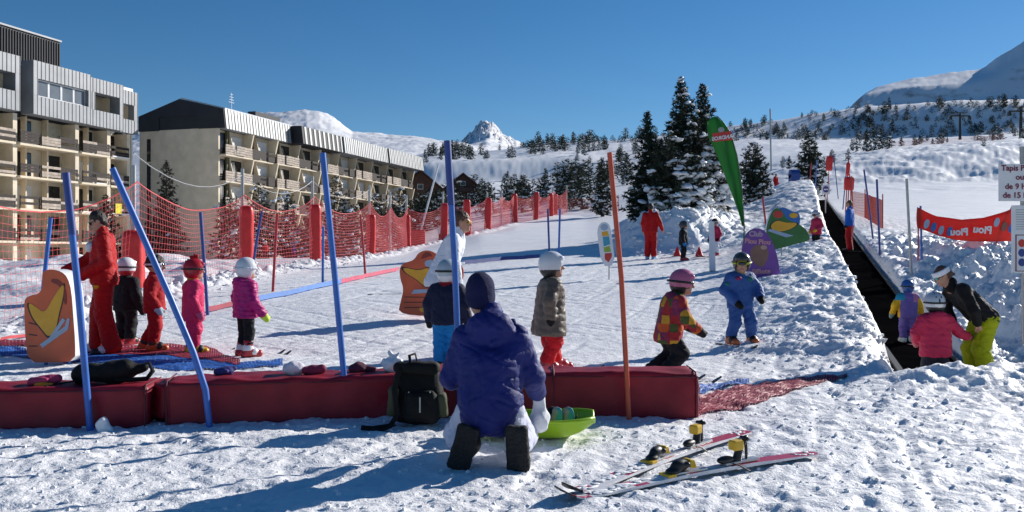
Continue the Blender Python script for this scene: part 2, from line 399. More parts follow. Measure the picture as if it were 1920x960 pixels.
def hit(px, py, d0=4, d1=600):
    """first ground point seen at a pixel"""
    d = d0
    while d < d1:
        p = W(px, py, d)
        if gz(p.x, d) >= p.z: return Vector((p.x, d, gz(p.x, d)))
        d *= 1.004
    return Vector((p.x, d, gz(p.x, d)))

def snow_material(name, rock):
    m = bpy.data.materials.new(name); m.use_nodes = True; nt = m.node_tree; N = nt.nodes; L = nt.links
    p = N['Principled BSDF']; p.inputs['Roughness'].default_value = .55; p.inputs['Specular IOR Level'].default_value = .35
    tc = N.new('ShaderNodeTexCoord')
    n1 = N.new('ShaderNodeTexNoise'); n1.inputs['Scale'].default_value = .9 if not rock else .02; n1.inputs['Detail'].default_value = 6
    L.new(tc.outputs['Object'], n1.inputs['Vector'])
    r = N.new('ShaderNodeValToRGB'); e = r.color_ramp.elements; e[0].position = .35; e[1].position = .65
    e[0].color = (.80, .80, .82, 1); e[1].color = (.89, .89, .89, 1); L.new(n1.outputs['Fac'], r.inputs['Fac'])
    out = r.outputs['Color']
    if not rock:
        bs = []
        for sc, st, di in ((12, .4, .03), (38, .55, .016), (110, .55, .007), (300, .3, .003)):
            n = N.new('ShaderNodeTexNoise'); n.inputs['Scale'].default_value = sc; n.inputs['Detail'].default_value = 3
            L.new(tc.outputs['Object'], n.inputs['Vector'])
            b = N.new('ShaderNodeBump'); b.inputs['Strength'].default_value = st; b.inputs['Distance'].default_value = di
            L.new(n.outputs['Fac'], b.inputs['Height'])
            if bs: L.new(bs[-1].outputs['Normal'], b.inputs['Normal'])
            bs.append(b)
        L.new(bs[-1].outputs['Normal'], p.inputs['Normal'])
    else:
        ge = N.new('ShaderNodeNewGeometry'); sx = N.new('ShaderNodeSeparateXYZ'); L.new(ge.outputs['Normal'], sx.inputs[0])
        n2 = N.new('ShaderNodeTexNoise'); n2.inputs['Scale'].default_value = rock[0]; n2.inputs['Detail'].default_value = 8; n2.inputs['Roughness'].default_value = .7
        L.new(tc.outputs['Object'], n2.inputs['Vector'])
        ma = N.new('ShaderNodeMath'); ma.operation = 'MULTIPLY_ADD'; ma.inputs[1].default_value = .9; L.new(n2.outputs['Fac'], ma.inputs[0]); L.new(sx.outputs['Z'], ma.inputs[2])
        rr = N.new('ShaderNodeMapRange'); rr.inputs['From Min'].default_value = rock[1]; rr.inputs['From Max'].default_value = rock[2]; L.new(ma.outputs[0], rr.inputs['Value'])
        mx = N.new('ShaderNodeMix'); mx.data_type = 'RGBA'; L.new(rr.outputs[0], mx.inputs['Factor'])
        mx.inputs['A'].default_value = (.17, .16, .16, 1); L.new(out, mx.inputs['B']); out = mx.outputs['Result']
    L.new(out, p.inputs['Base Color']); return m
SNOW = snow_material('snow', None)
SNOW_HILL = snow_material('snow_hill', (.05, .85, 1.0)); SNOW_MT = snow_material('snow_mountain', (.022, 1.06, 1.24))
def grid_obj(name, i0, i1, m):
    sub = slice(i0, i1 + 1); V = np.stack([TX[sub], TYY[sub], TZ[sub]], -1).reshape(-1, 3)
    r = i1 - i0; c = len(TU); A = (np.arange(r)[:, None] * c + np.arange(c - 1)[None]).ravel()
    o = mesh_np(name, V, np.stack([A, A + 1, A + c + 1, A + c], 1), m); o['kind'] = 'structure'; return o
ia = int(np.searchsorted(TY, 105)); ib = int(np.searchsorted(TY, 690))
grid_obj('snow_ground', 0, ia, SNOW); grid_obj('hillside', ia, ib, SNOW_HILL); grid_obj('mountains', ib, len(TY) - 1, SNOW_MT)
# ------------------------------------------------------------------ buildings
CREAM = mat('cream_render', (.70, .605, .46), .85, 0, .10, 1.2, .15, 18)
ZINC = mat('zinc_sheet', (.22, .235, .255), .5, .15, .14, .8, .05, 6)
DARKCLAD = mat('dark_cladding', (.02, .022, .028), .7, 0, .2, 1)
GREYCLAD = mat('grey_corrugated', (.05, .052, .056), .6, .2, .15, 1)
PALEWOOD = mat('pale_and_sunlit_wood', (.42, .35, .29), .8, 0, .3, 3)  # pale planks; also brown rails with the sunlight put into the colour
DARKWOOD = mat('dark_and_shaded_wood', (.020, .011, .009), .75, 0, .3, 3)  # dark brown wood; also brown rails with the shade put into the colour
GLASS = mat('window_glass', (.012, .016, .022), .08, 0, .3, .6, spec=.6)
SHUTTER = mat('white_shutter', (.72, .71, .68), .6, 0, .05, 2)
OLIVE = mat('olive_panel', (.10, .10, .05), .7, 0, .15, 2)
WHITEMETAL = mat('white_frame', (.75, .76, .78), .45, 0, .05, 2)
SNOWCAP = mat('snow_cap', (.84, .85, .87), .6, 0, .04, 2, .4, 9)

def building_right():
    root = empty('apartment_building', (-29, 90, 0), math.atan2(.954, .299), 'cream apartment block with zinc mansard strip and a blank gable capped in black', 'building')
    wl = MB(); L = 47.3
    wl.box((0, 1.25, -1), (L, 10.4, 14.2))
    wl.prism([(0, y, z) for y, z in ((.75, -1), (10.4, -1), (10.4, 14.2), (7.9, 14.2), (7.9, 15.6), (3.07, 15.6), (3.07, 14.25), (.75, 14.25))], (-.25, 0, 0))
    nb = 10; bl = L / nb; floors = [11.6 - 2.7 * k for k in range(5)]
    for z in floors:
        for i in range(nb + 1):
            x = min(i * bl, L - .2)
            # slanted fin: leans out at the top
            if i > 0: wl.hexa([(x, .55, z), (x + .2, .55, z), (x + .2, 1.24, z), (x, 1.24, z), (x, -.05, z + 2.55), (x + .2, -.05, z + 2.55), (x + .2, 1.24, z + 2.55), (x, 1.24, z + 2.55)])
            if i < nb:
                x += 1.9
                wl.hexa([(x, .3, z), (x + .1, .3, z), (x + .1, 1.24, z), (x, 1.24, z), (x, .95, z + 2.55), (x + .1, .95, z + 2.55), (x + .1, 1.24, z + 2.55), (x, 1.24, z + 2.55)])
    wl.build('wall', CREAM, root)
    g = MB(); g.prism([(-.27, y, z) for y, z in ((10.5, 14.2), (7.9, 14.2), (7.9, 15.6), (3.07, 15.6), (3.07, 14.22), (-.12, 14.2), (.12, 16.15), (5.4, 17.4), (10.5, 15.8))], (-.06, 0, 0))
    g.build('gable_cladding', DARKCLAD, root)
    r = MB(); r.prism([(-.26, y, z) for y, z in ((.2, 14.26), (.2, 16.1), (5.4, 17.35), (10.4, 15.75), (10.4, 14.26))], (L + .3, 0, 0)); r.build('roof', DARKCLAD, root)
    sn = MB(); sn.prism([(.1, y, z) for y, z in ((.25, 16.12), (.2, 16.3), (5.4, 17.6), (10.3, 16.0), (10.3, 15.8), (5.4, 17.37))], (L - .2, 0, 0)); sn.build('roof_snow', SNOWCAP, root)
    for x0, x1, off in ((-.2, 12.2, 0), (12.75, 22.5, 1.15), (22.5, 35.3, 1.3), (35.3, L, 1.45)):
        c = MB(); yt, yb = .12 - off, -.12 - off
        c.hexa([(x0, yb, 14.15), (x1, yb, 14.15), (x1, .8, 14.15), (x0, .8, 14.15), (x0, yt, 16.18), (x1, yt, 16.18), (x1, .8, 16.25), (x0, .8, 16.25)], 1 if off == 1.15 else 0)
        n = int((x1 - x0) / .52)
        for i in range(n + 1):
            x = x0 + .02 + (x1 - x0 - .08) * i / n
            c.hexa([(x, yb - .045, 14.16), (x + .06, yb - .045, 14.16), (x + .06, yb + .02, 14.16), (x, yb + .02, 14.16), (x, yt - .045, 16.17), (x + .06, yt - .045, 16.17), (x + .06, yt + .02, 16.17), (x, yt + .02, 16.17)], 2)  # dark rib colour stands for the narrow shadow lines on the sheets
        for i in range(n):       # every other sheet sits a little proud
            if i % 2:
                x = x0 + .08 + (x1 - x0 - .08) * i / n; xe = x + (x1 - x0) / n - .07
                c.hexa([(x, yb - .015, 14.17), (xe, yb - .015, 14.17), (xe, yb + .02, 14.17), (x, yb + .02, 14.17), (x, yt - .015, 16.16), (xe, yt - .015, 16.16), (xe, yt + .02, 16.16), (x, yt + .02, 16.16)], 3)
        c.build('mansard_cladding', [mat('zinc_bright', (.30, .315, .33), .5, .15, .14, .8), DARKCLAD, GREYCLAD, mat('zinc_bright_dull', (.275, .29, .30), .5, .15, .14, .8)], root)
    rb = random.Random(4)
    for k, z in enumerate(floors):
        for i in range(nb):
            x0 = i * bl; dark = i % 2 == 1
            b = MB(); f = .15 if not dark else .45
            b.box((x0 + .01, f - .12, z - .16), (x0 + bl - .01, 1.24, z), 0)
            xs = [x0 + .02, x0 + bl * .36, x0 + bl * .68, x0 + bl - .02]
            for j in range(3):
                yo = f - .05 - (.14 * ((i + j) % 2)); a, c = xs[j] + .03, xs[j + 1] - .03
                for q in range(4):
                    if dark and q == 2 and rb.random() < .4: continue
                    b.box((a, yo - .05, z + .04 + q * .25), (c, yo, z + (.285 if dark else .25) + q * .25), 1)
                b.box((a, yo, z), (a + .07, yo + .05, z + 1.0), 1)
            b.build('balcony', [CREAM, DARKWOOD if dark else PALEWOOD], root)  # alternate rails of one brown wood, coloured as sunlit and as shaded
            w = MB(); wx = x0 + .35; w.box((wx - .08, 1.19, z + .02), (wx + 1.5, 1.23, z + 2.3), 0); w.box((wx, 1.16, z + .1), (wx + .66, 1.188, z + 2.2), 1); w.box((wx + .74, 1.16, z + .1), (wx + 1.42, 1.188, z + 2.2), 1)
            w.build('window', [DARKWOOD, GLASS], root)
            if rb.random() < .42:
                s_ = MB(); zt = z + rb.choice([.1, .1, 1.2]); 
                for q in range(int((z + 2.3 - zt) / .2)): s_.box((x0 + 2.25, 1.14, zt + q * .2), (x0 + bl - .45, 1.2, zt + q * .2 + .19))
                s_.build('shutter', SHUTTER, root)
            else:
                w = MB(); w.box((x0 + 2.2, 1.19, z + .02), (x0 + bl - .4, 1.23, z + 2.3), 0); w.box((x0 + 2.3, 1.16, z + .1), (x0 + 3.2, 1.188, z + 2.2), 1); w.box((x0 + 3.3, 1.16, z + .1), (x0 + bl - .5, 1.188, z + 2.2), 1)
                w.build('window', [DARKWOOD, GLASS], root)
            if i % 2 == 0:
                o_ = MB(); o_.box((x0 + 1.45, .95, z + .02), (x0 + 1.88, 1.15, z + 2.5)); o_.build('side_panel', OLIVE, root)
    for z0, z1 in ((6.9, 10.8), (11.05, 13.4), (2.2, 6.4)):
        w = MB(); w.box((-.29, 9.0, z0), (-.24, 9.45, z1), 0); w.box((-.31, 9.06, z0 + .1), (-.285, 9.39, z1 - .1), 1)
        for q in range(1, 4): w.box((-.32, 9.0, z0 + (z1 - z0) * q / 4), (-.3, 9.45, z0 + (z1 - z0) * q / 4 + .08), 0)
        w.build('stair_window', [DARKWOOD, GLASS], root)
    a = MB(); x = 8.6; a.tube([(x, 5.4, 17.3), (x, 5.4, 19.6)], .04); 
    for q in range(4): a.tube([(x - .5 + .08 * q, 5.4, 18.5 + .3 * q), (x + .5 - .08 * q, 5.4, 18.5 + .3 * q)], .025)
    a.build('roof_aerial', WHITEMETAL, root)
    c = MB(); c.box((8.5, 2.2, 16.5), (13.5, 3.2, 17.35)); c.build('roof_vent', DARKCLAD, root)
    return root
building_right()

def building_left():
    root = empty('apartment_building', (-36.5, 86, 0), math.atan2(-.958, -.287), 'cream apartment block with grey sheet metal top storeys and dark plank balconies', 'building')
    wl = MB(); L = 24
    wl.box((0, -13, -1), (L, -1.5, 12.9)); wl.box((0, -1.49, -1), (.22, -.35, 12.9))
    for x in (.75, 3.4, 7.3, 14.0, 20.0): wl.box((x, -1.49, -1), (x + .42, 0.02, 12.88))
    floors = [10.5 - 2.68 * k for k in range(5)]
    for x in (4.5, 9.2, 11.5, 16.2): 
        for z in floors: wl.box((x + .6, -1.49, z + .003), (x + .75, -.9, z + 2.5))
    wl.build('wall', CREAM, root)
    tc = MB(); tc.box((0, -12, 12.9), (L, -1.5, 17.1)); tc.build('top_storey', GREYCLAD, root)
    def clad(x0, x1, y1, z0, z1, open_, name='metal_cladding'):
        c = MB(); X0, X1, Z0, Z1 = open_
        def panel(a, b, lo, hi):
            c.box((a, -.4, lo), (b, y1, hi), 0); n = max(1, int(round((b - a) / .42)))
            for i in range(n + 1):
                x = a + .01 + (b - a - .06) * i / n; c.box((x, y1 - .02, lo + .01), (x + .05, y1 + .03, hi - .01), 1)
            for i in range(0, n, 2):
                x = a + .07 + (b - a - .06) * i / n; c.box((x, y1 - .02, lo + .02), (x + (b - a) / n - .08, y1 + .01, hi - .02), 2)
        panel(x0, x1, z0, Z0); panel(x0, x1, Z1, z1)
        if X0 - x0 > .1: panel(x0, X0, Z0, Z1)
        if x1 - X1 > .1: panel(X1, x1, Z0, Z1)
        c.build(name, [ZINC, mat('zinc_rib_shadow', (.11, .118, .13), .55, .15, .1, .8), mat('zinc_dull', (.215, .228, .247), .5, .15, .14, .8)], root)  # ribs coloured dark to paint in the thin shadow lines between sheets
        r = MB(); r.box((X0, -1.49, Z0 - .05), (X1, -1.4, Z1 + .05)); r.box((X0 - .01, -1.4, Z0 - .06), (X0 + .05, -.41, Z1 + .05)); r.box((X1 - .05, -1.4, Z0 - .06), (X1 + .01, -.41, Z1 + .05)); r.build('loggia', CREAM, root)
    clad(0, 2.5, .25, 12.95, 17.0, (.55, 2.3, 14.25, 15.7))
    clad(2.5, 6.8, .7, 12.95, 17.25, (3.0, 6.1, 14.4, 16.0))
    clad(6.8, 13.2, .85, 12.95, 17.4, (7.1, 12.7, 14.5, 15.95))
    clad(14.5, 20, .85, 12.95, 17.4, (15.0, 19.5, 14.5, 15.95))
    clad(20.2, L, .6, 12.95, 17.2, (20.6, 23, 14.5, 15.95))
    # glazed loggia with white frames
    for i in range(4):
        a = 7.15 + i * 1.39; f = MB()
        for p, q in (((a, .5, 14.52), (a + 1.35, .58, 14.6)), ((a, .5, 15.86), (a + 1.35, .58, 15.93)), ((a, .5, 14.6), (a + .07, .58, 15.86)), ((a + 1.28, .5, 14.6), (a + 1.35, .58, 15.86))): f.box(p, q, 0)
        f.box((a + .07, .53, 14.6), (a + 1.28, .545, 15.86), 1); f.build('window', [WHITEMETAL, mat('pale_glass', (.16, .18, .20), .1, 0, .25, .5)], root)
    sh = MB(); sh.box((12.2, -12, 12.95), (14.49, -.9, 17.3)); sh.build('dark_recess', DARKCLAD, root)  # dark block added to stand for the dark recess between cladding blocks
    p = MB(); p.box((5.3, -9, 16.9), (18, -4, 21.0), 0)
    for i in range(44): x = 5.32 + i * .29; p.box((x, -4.02, 17.3), (x + .1, -3.92, 20.85), 1)
    p.box((5.2, -9.1, 21.0), (18.1, -3.85, 21.15), 2); p.build('penthouse', [GREYCLAD, DARKCLAD, ZINC], root)
    p = MB(); p.box((13.4, -6, 21.2), (20, -2.5, 24.5), 0); p.box((13.3, -6.1, 24.5), (20.1, -2.4, 24.7), 1); p.box((13.4, -6, 17.4), (20, -2.5, 21.1), 0); p.build('lift_housing', [GREYCLAD, ZINC], root)
    sn = MB(); sn.box((0, -3.8, 17.1), (13, -.3, 17.42)); sn.build('roof_snow', SNOWCAP, root)
    rb = random.Random(9); bays = [(.97, 3.4), (3.82, 7.3), (7.72, 14.0), (14.42, 20.0), (20.42, 24)]
    for k, z in enumerate(floors):
        for bi, (a, b) in enumerate(bays):
            m = MB(); m.box((a + .01, -1.48, z - .18), (b - .01, .35 if bi else .1, z), 0)
            n = 1 if b - a < 3 else 2 if b - a < 5 else 3
            for j in range(n):
                x0 = a + (b - a) * j / n + .03; x1 = a + (b - a) * (j + 1) / n - .03; yo = (.35 if bi else .1) + .12 * (j % 2)
                for q in range(4):
                    if rb.random() < .1: continue
                    m.box((x0, yo - .05, z + .08 + q * .24), (x1, yo, z + .295 + q * .24), 2 if rb.random() < .15 or (bi == 2 and j == 1 and k < 2) else 1)
                for xx in (x0, x1 - .07): m.box((xx, yo - .12, z), (xx + .07, yo - .055, z + 1.05), 1)
            if rb.random() < .5: m.box((a + .1, -.5, z + .003), (b - .1, .2, z + .1), 3)
            m.build('balcony', [CREAM, DARKWOOD, PALEWOOD, SNOWCAP], root)
            nn = max(1, int((b - a) / 2.2))
            for j in range(nn):
                x0 = a + .25 + (b - a) * j / nn; x1 = x0 + min(1.75, (b - a) / nn - .45)
                if rb.random() < .5:
                    s_ = MB(); zt = z + rb.choice([.05, .05, 1.1])
                    for q in range(int((z + 2.15 - zt) / .2)): s_.box((x0, -1.49, zt + q * .2), (x1, -1.43, zt + q * .2 + .19))
                    s_.build('shutter', SHUTTER if rb.random() < .7 else mat('cream_shutter', (.62, .55, .42), .6), root)
                else:
                    w = MB(); w.box((x0, -1.49, z + .02), (x1, -1.45, z + 2.2), 0); mid = (x0 + x1) / 2
                    w.box((x0 + .07, -1.455, z + .1), (mid - .04, -1.425, z + 2.1), 1); w.box((mid + .04, -1.455, z + .1), (x1 - .07, -1.425, z + 2.1), 1)
                    w.build('window', [DARKWOOD, GLASS], root)
    t = MB(); t.box((2.2, .22, floors[2] + .05), (3.0, .27, floors[2] + 1.0)); t.build('yellow_towel', mat('yellow_cloth', (.7, .6, .04), .8), root)
    return root
building_left()

def chalet(px, d, wid, hgt, label):
    p = G(px, d); root = empty('chalet', p, .12, label, 'chalet')
    BR = mat('chalet_wood', (.085, .04, .028), .8, 0, .25, 1.5)
    w = MB(); h = wid / 2; w.prism([(-h, 0, -1), (h, 0, -1), (h, 0, hgt * .55), (0, 0, hgt), (-h, 0, hgt * .55)], (0, 8, 0)); w.build('wall', BR, root)
    r = MB()
    for sx in (-1, 1): r.prism([(0, -.7, hgt + .1), (sx * (h + .6), -.7, hgt * .55 - .35), (sx * (h + .6), -.7, hgt * .55 - .12), (0, -.7, hgt + .35)], (0, 9, 0))
    r.build('roof', mat('chalet_roof', (.12, .05, .04), .8, 0, .2, 1), root)
    for x in (-h * .45, h * .45):
        q = MB(); q.box((x - .6, -.06, .9), (x + .6, -.01, 2.2), 0); q.box((x - .5, -.09, 1.0), (x + .5, -.065, 2.1), 1); q.build('window', [SHUTTER, GLASS], root)
    q = MB(); q.box((-.5, -.06, hgt * .62), (.5, -.01, hgt * .62 + .9), 0); q.box((-.42, -.09, hgt * .62 + .08), (.42, -.065, hgt * .62 + .82), 1); q.build('window', [SHUTTER, GLASS], root)
    q = MB(); q.box((-h, -.95, 2.4), (h, -.02, 2.52)); q.box((-h, -.95, 2.52), (h, -.88, 3.2)); q.build('balcony', BR, root)
chalet(868, 172, 6.5, 5.8, 'small red brown wooden chalet with a steep gable among the pines')
chalet(788, 150, 8.5, 8.0, 'dark wooden chalet half hidden beside the end of the long apartment block')
# ------------------------------------------------------------------ trees
NEEDLE = mat('pine_needles', (.018, .032, .017), .75, 0, .45, 1.3)
NEEDLE2 = mat('pine_needles_brown', (.035, .034, .02), .8, 0, .4, 1.3)
BARK = mat('pine_bark', (.06, .045, .035), .9, 0, .3, 5, .4, 20)
TSNOW = mat('tree_snow', (.82, .84, .87), .65, 0, .04, 3, .3, 14)
def conifer_parts(h, r, nb, rnd, tuft=.28, ntri=10, snow=.35, t0=.1, pw=.75, step=.3, snow_r=.2, lean=0, snow_lo=0):
    """trunk, crown, snow as three MBs; r = crown radius"""
    tr, cr, sn = MB(), MB(), MB(); V = Vector
    ax = lambda t: V((lean * h * t * t + .01 * h * math.sin(5 * t), .012 * h * math.sin(7 * t + 1), h * t))
    tr.tube([ax(t) for t in (0, .15, .35, .6, .85, .97)], [h * .022 + .02, h * .018 + .01, h * .014, h * .009, h * .005, h * .002], n=8)
    lob = [rnd.uniform(.75, 1.15) for _ in range(7)]
    for i in range(nb):
        t = t0 + (1 - t0) * ((i + rnd.random()) / nb) ** 1.05; az = i * 2.39996 + rnd.uniform(-.5, .5)
        prof = (1 - t) ** pw * min(1, .55 + (t - t0) * 3.0) + .012
        tuft_ = tuft * (.45 + .55 * min(1, (1 - t) * 2.2))
        ln = r * prof * rnd.uniform(.6, 1.12) * lob[int((az % (2 * PI)) / (2 * PI) * 7) % 7]
        b0 = ax(t); d = V((math.cos(az), math.sin(az), 0)); rise = rnd.uniform(-.25, .2) + .45 * t
        tip = b0 + d * ln + V((0, 0, ln * rise)); mid = b0 + d * ln * .55 + V((0, 0, ln * rise * .3 - ln * .06))
        if ln > .5: tr.tube([b0, mid, tip], [.012 * h * (1 - t) * .35 + .012, .02, .008], n=4)
        n = max(2, int(ln / step))
        for k in range(n):
            f = .28 + .72 * (k + rnd.random()) / n
            p = (b0.lerp(mid, f / .55) if f < .55 else mid.lerp(tip, (f - .55) / .45))
            p = p + V((rnd.uniform(-1, 1), rnd.uniform(-1, 1), rnd.uniform(-.5, .6))) * tuft_ * .7
            for q in range(ntri):
                dd = V((rnd.gauss(0, 1), rnd.gauss(0, 1), rnd.gauss(.25, .75))) + d * .7; dd.normalize()
                L_ = tuft_ * rnd.uniform(.7, 1.3); sd = dd.cross(V((rnd.gauss(0, 1), rnd.gauss(0, 1), rnd.gauss(0, 1)))).normalized() * tuft_ * .17
                cr.add([p - sd, p + sd, p + dd * L_], [(0, 1, 2)])
            if rnd.random() < snow * max(.12, 1.15 - 1.5 * t) * (1 if t > snow_lo else .5):
                sr = snow_r * rnd.uniform(.5, 1.3)
                for _ in range(3):
                    a = sr * rnd.uniform(.35, .8); o = V((rnd.gauss(0, .5), rnd.gauss(0, .5), rnd.gauss(0, .16))) * sr
                    Mt = Matrix.Rotation(rnd.uniform(-.5, .5), 3, 'X') @ Matrix.Rotation(rnd.uniform(-.5, .5), 3, 'Y')
                    sn.ball(p + V((0, 0, tuft * .3)) + o, (a * rnd.uniform(.9, 1.5), a * rnd.uniform(.8, 1.3), a * rnd.uniform(.35, .6)), nu=6, nv=4, jit=.3, M=Mt)
    return tr, cr, sn
def tree(name, p, h, r, label, seed, nb=180, group=None, brown=0, **kw):
    rnd = random.Random(seed); root = empty(name, p, rnd.uniform(0, 6), label, 'tree', group)
    tr, cr, sn = conifer_parts(h, r, nb, rnd, **kw)
    tr.build('trunk', BARK, root); cr.add(sn.v, sn.f, 1, True); cr.build('crown', [NEEDLE2 if brown else NEEDLE, TSNOW], root)
    return root
# the big group on the snow bank
def tree_px(name, px, d, top, r, label, seed, **kw):
    p = G(px, d, -.15); return tree(name, p, CZ + (480 - top) * d / F - p.z, r, label, seed, **kw)
tree_px('pine_tree', 1281, 39, 146, 1.85, 'tallest dark pine of the group on the snow bank', 1, nb=460, snow=.34, snow_r=.15, t0=.05, tuft=.22, step=.15, pw=.9, ntri=12, snow_lo=.1)
tree_px('pine_tree', 1318, 40.5, 158, 1.8, 'second tallest pine of the bank group, its top just right of the tallest one', 2, nb=420, snow=.38, snow_r=.16, t0=.05, tuft=.22, step=.15, pw=.9, ntri=12)
tree_px('pine_tree', 1216, 37.5, 210, 1.25, 'slim dark pine on the left of the bank group', 3, nb=320, snow=.20, snow_r=.11, t0=.02, tuft=.2, step=.14, pw=.9, ntri=12)
tree_px('pine_tree', 1338, 37, 262, 1.0, 'low snow loaded pine leaning behind the green feather flag', 4, nb=190, snow=.7, snow_r=.25, t0=.06, tuft=.18, step=.18)
tree_px('pine_tree', 1252, 36, 250, 1.15, 'low bushy pine in front of the bank group', 5, nb=220, snow=.3, snow_r=.2, t0=.04, pw=.5, tuft=.18, step=.18)
tree_px('pine_tree', 1300, 35.6, 290, 1.1, 'broad low pine with snow patches at the foot of the tallest pine', 25, nb=200, snow=.4, snow_r=.24, t0=.03, pw=.5, tuft=.18, step=.18)
tree_px('pine_tree', 1236, 37, 262, 1.15, 'middling dark pine filling the gap between the slim left pine and the tallest one', 26, nb=260, snow=.16, snow_r=.16, t0=.03, pw=.6, tuft=.2, step=.15, ntri=12)
tree_px('pine_tree', 1300, 38.2, 235, 1.45, 'wide snowy pine between the two tallest ones of the bank group', 27, nb=300, snow=.36, snow_r=.24, t0=.03, pw=.55, tuft=.2, step=.16, ntri=12)
tree_px('pine_tree', 1412, 47, 270, 1.15, 'round snow flecked pine standing right of the green flag', 6, nb=230, snow=.3, snow_r=.15, t0=.04, pw=.45, tuft=.2, step=.18)
tree_px('pine_tree', 1517, 66, 245, 1.7, 'broad pine at the top end of the conveyor belt', 7, nb=230, snow=.4, snow_r=.2, t0=.06, pw=.65, tuft=.26, step=.24)
tree_px('pine_tree', 1130, 75, 296, 1.35, 'frosted pine at the left foot of the bank beyond the piste end', 8, nb=190, snow=.22, snow_r=.18, t0=.06, tuft=.24, step=.22)
# behind the net fence, in front of the two blocks
tree('pine_tree', Vector((-23.4, 60, .6)), 7.0, 1.75, 'bare of snow brownish pine against the blank gable', 9, 190, brown=1, snow=.04, t0=.05, step=.28)
tree('pine_tree', Vector((-26.6, 58, .6)), 4.6, 1.5, 'small brownish pine between the two apartment blocks', 10, 120, brown=1, snow=.05, t0=.05)
k = 0
for px, d, top, r, br in ((432, 60, 372, 1.8, 1), (487, 63, 345, 1.9, 0), (540, 66, 362, 1.9, 1), (628, 68, 330, 1.9, 0), (660, 66, 385, 1.8, 1), (706, 70, 365, 2.1, 1), (748, 74, 352, 2.0, 0), (585, 72, 390, 1.7, 1)):
    p = G(px, d, -.2); h = CZ + (480 - top) * d / F - p.z
    tree('pine_tree', p, h, r, 'snow speckled pine in the row behind the red net fence', 20 + k, 120, 'pines behind the net fence', brown=br, snow=.55, snow_r=.2, t0=.05, step=.34, pw=.55); k += 1

# hillside pines: small individual trees sharing a few meshes
protos = []
for s_, (rr, pw, sn_) in enumerate(((.27, .6, .5), (.34, .45, .7), (.22, .8, .35), (.38, .4, .55), (.30, .5, .9), (.26, .55, .2), (.42, .45, .6))):
    rnd = random.Random(60 + s_); tr, cr, sn = conifer_parts(1, rr, 44, rnd, tuft=.11, ntri=7, snow=sn_, t0=.06, pw=pw, step=.11, snow_r=.055)
    m = MB(); 
    for q, i in ((tr, 0), (cr, 1), (sn, 2)):
        m.add(q.v, q.f, i)
    me = bpy.data.meshes.new('hillside_pine'); me.from_pydata(m.v, [], m.f); me.polygons.foreach_set('material_index', m.m)
    for x in (BARK, NEEDLE, TSNOW): me.materials.append(x)
    me.update(); protos.append(me)
rt = random.Random(33)
def far_tree(px, d, h, label, group):
    p = G(px, d, -.04 * h); o = bpy.data.objects.new('hillside_pine', rt.choice(protos)); COL.objects.link(o)
    o.location = p; o.rotation_euler = (0, 0, rt.uniform(0, 6.28)); o.scale = (h * rt.uniform(.95, 1.55),) * 2 + (h,)
    tag(o, label, 'tree', group)
def px_h(n, d): return n * d / F
# between the fence and the treed ridge (near, dark)
for i in range(42):
    px = rt.uniform(772, 1135); d = rt.uniform(118, 200) if px < 1040 else rt.uniform(105, 150)
    far_tree(px, d, rt.uniform(2.6, 5.4), 'dark frosted pine on the slope just above the end of the net fence', 'pines above the net fence')
for i in range(16):
    far_tree(rt.uniform(765, 870), rt.uniform(112, 145), rt.uniform(3, 6), 'dark frosted pine on the slope just above the end of the net fence', 'pines above the net fence')
for i in range(12):
    far_tree(rt.uniform(1030, 1180), rt.uniform(150, 235), rt.uniform(4, 7), 'dark frosted pine on the slope just above the end of the net fence', 'pines above the net fence')
# the treed ridge under the white peak
for i in range(95):
    if i % 3 == 0: cpx, cd = rt.uniform(780, 1235), rt.choice([rt.uniform(325, 420), rt.uniform(440, 560)])
    px = cpx + rt.gauss(0, 14); d = max(300, cd + rt.gauss(0, 18))
    if px > 1000: d = min(d, 505)
    if px > 1180: d = min(d, 470)
    far_tree(px, d, px_h(rt.uniform(11, 27), d), 'small snowy pine on the ridge below the rocky peak', 'pines on the ridge')
# right slopes
for i in range(55):
    px = rt.uniform(1365, 1640); d = rt.uniform(385, 452)
    far_tree(px, d, px_h(rt.uniform(9, 20), d), 'small dark pine on the slope right of the tree group', 'pines on the right slope')
for i in range(58):
    px = rt.choice([1610, 1650, 1700, 1745, 1790, 1850, 1890, 1915]) + rt.gauss(0, 22); d = rt.choice([rt.uniform(392, 440), rt.uniform(180, 300)]) if px > 1700 else rt.uniform(395, 440)
    far_tree(px, d, px_h(rt.uniform(9, 24), d), 'tiny pine on the shaded band under the big right mountain', 'pines under the right mountain')
for px, d, n in ((1607, 158, 32), (1625, 150, 38), (1640, 152, 46), (1655, 155, 40), (1668, 160, 28), (1598, 172, 22), (1690, 175, 20), (1715, 182, 22), (1845, 128, 16), (1480, 128, 26), (1468, 135, 22), (1560, 125, 26), (1590, 125, 22), (1545, 120, 20)):
    far_tree(px, d, px_h(n, d), 'bushy pine above the pushed up snow on the right piste', 'pines above the right piste')

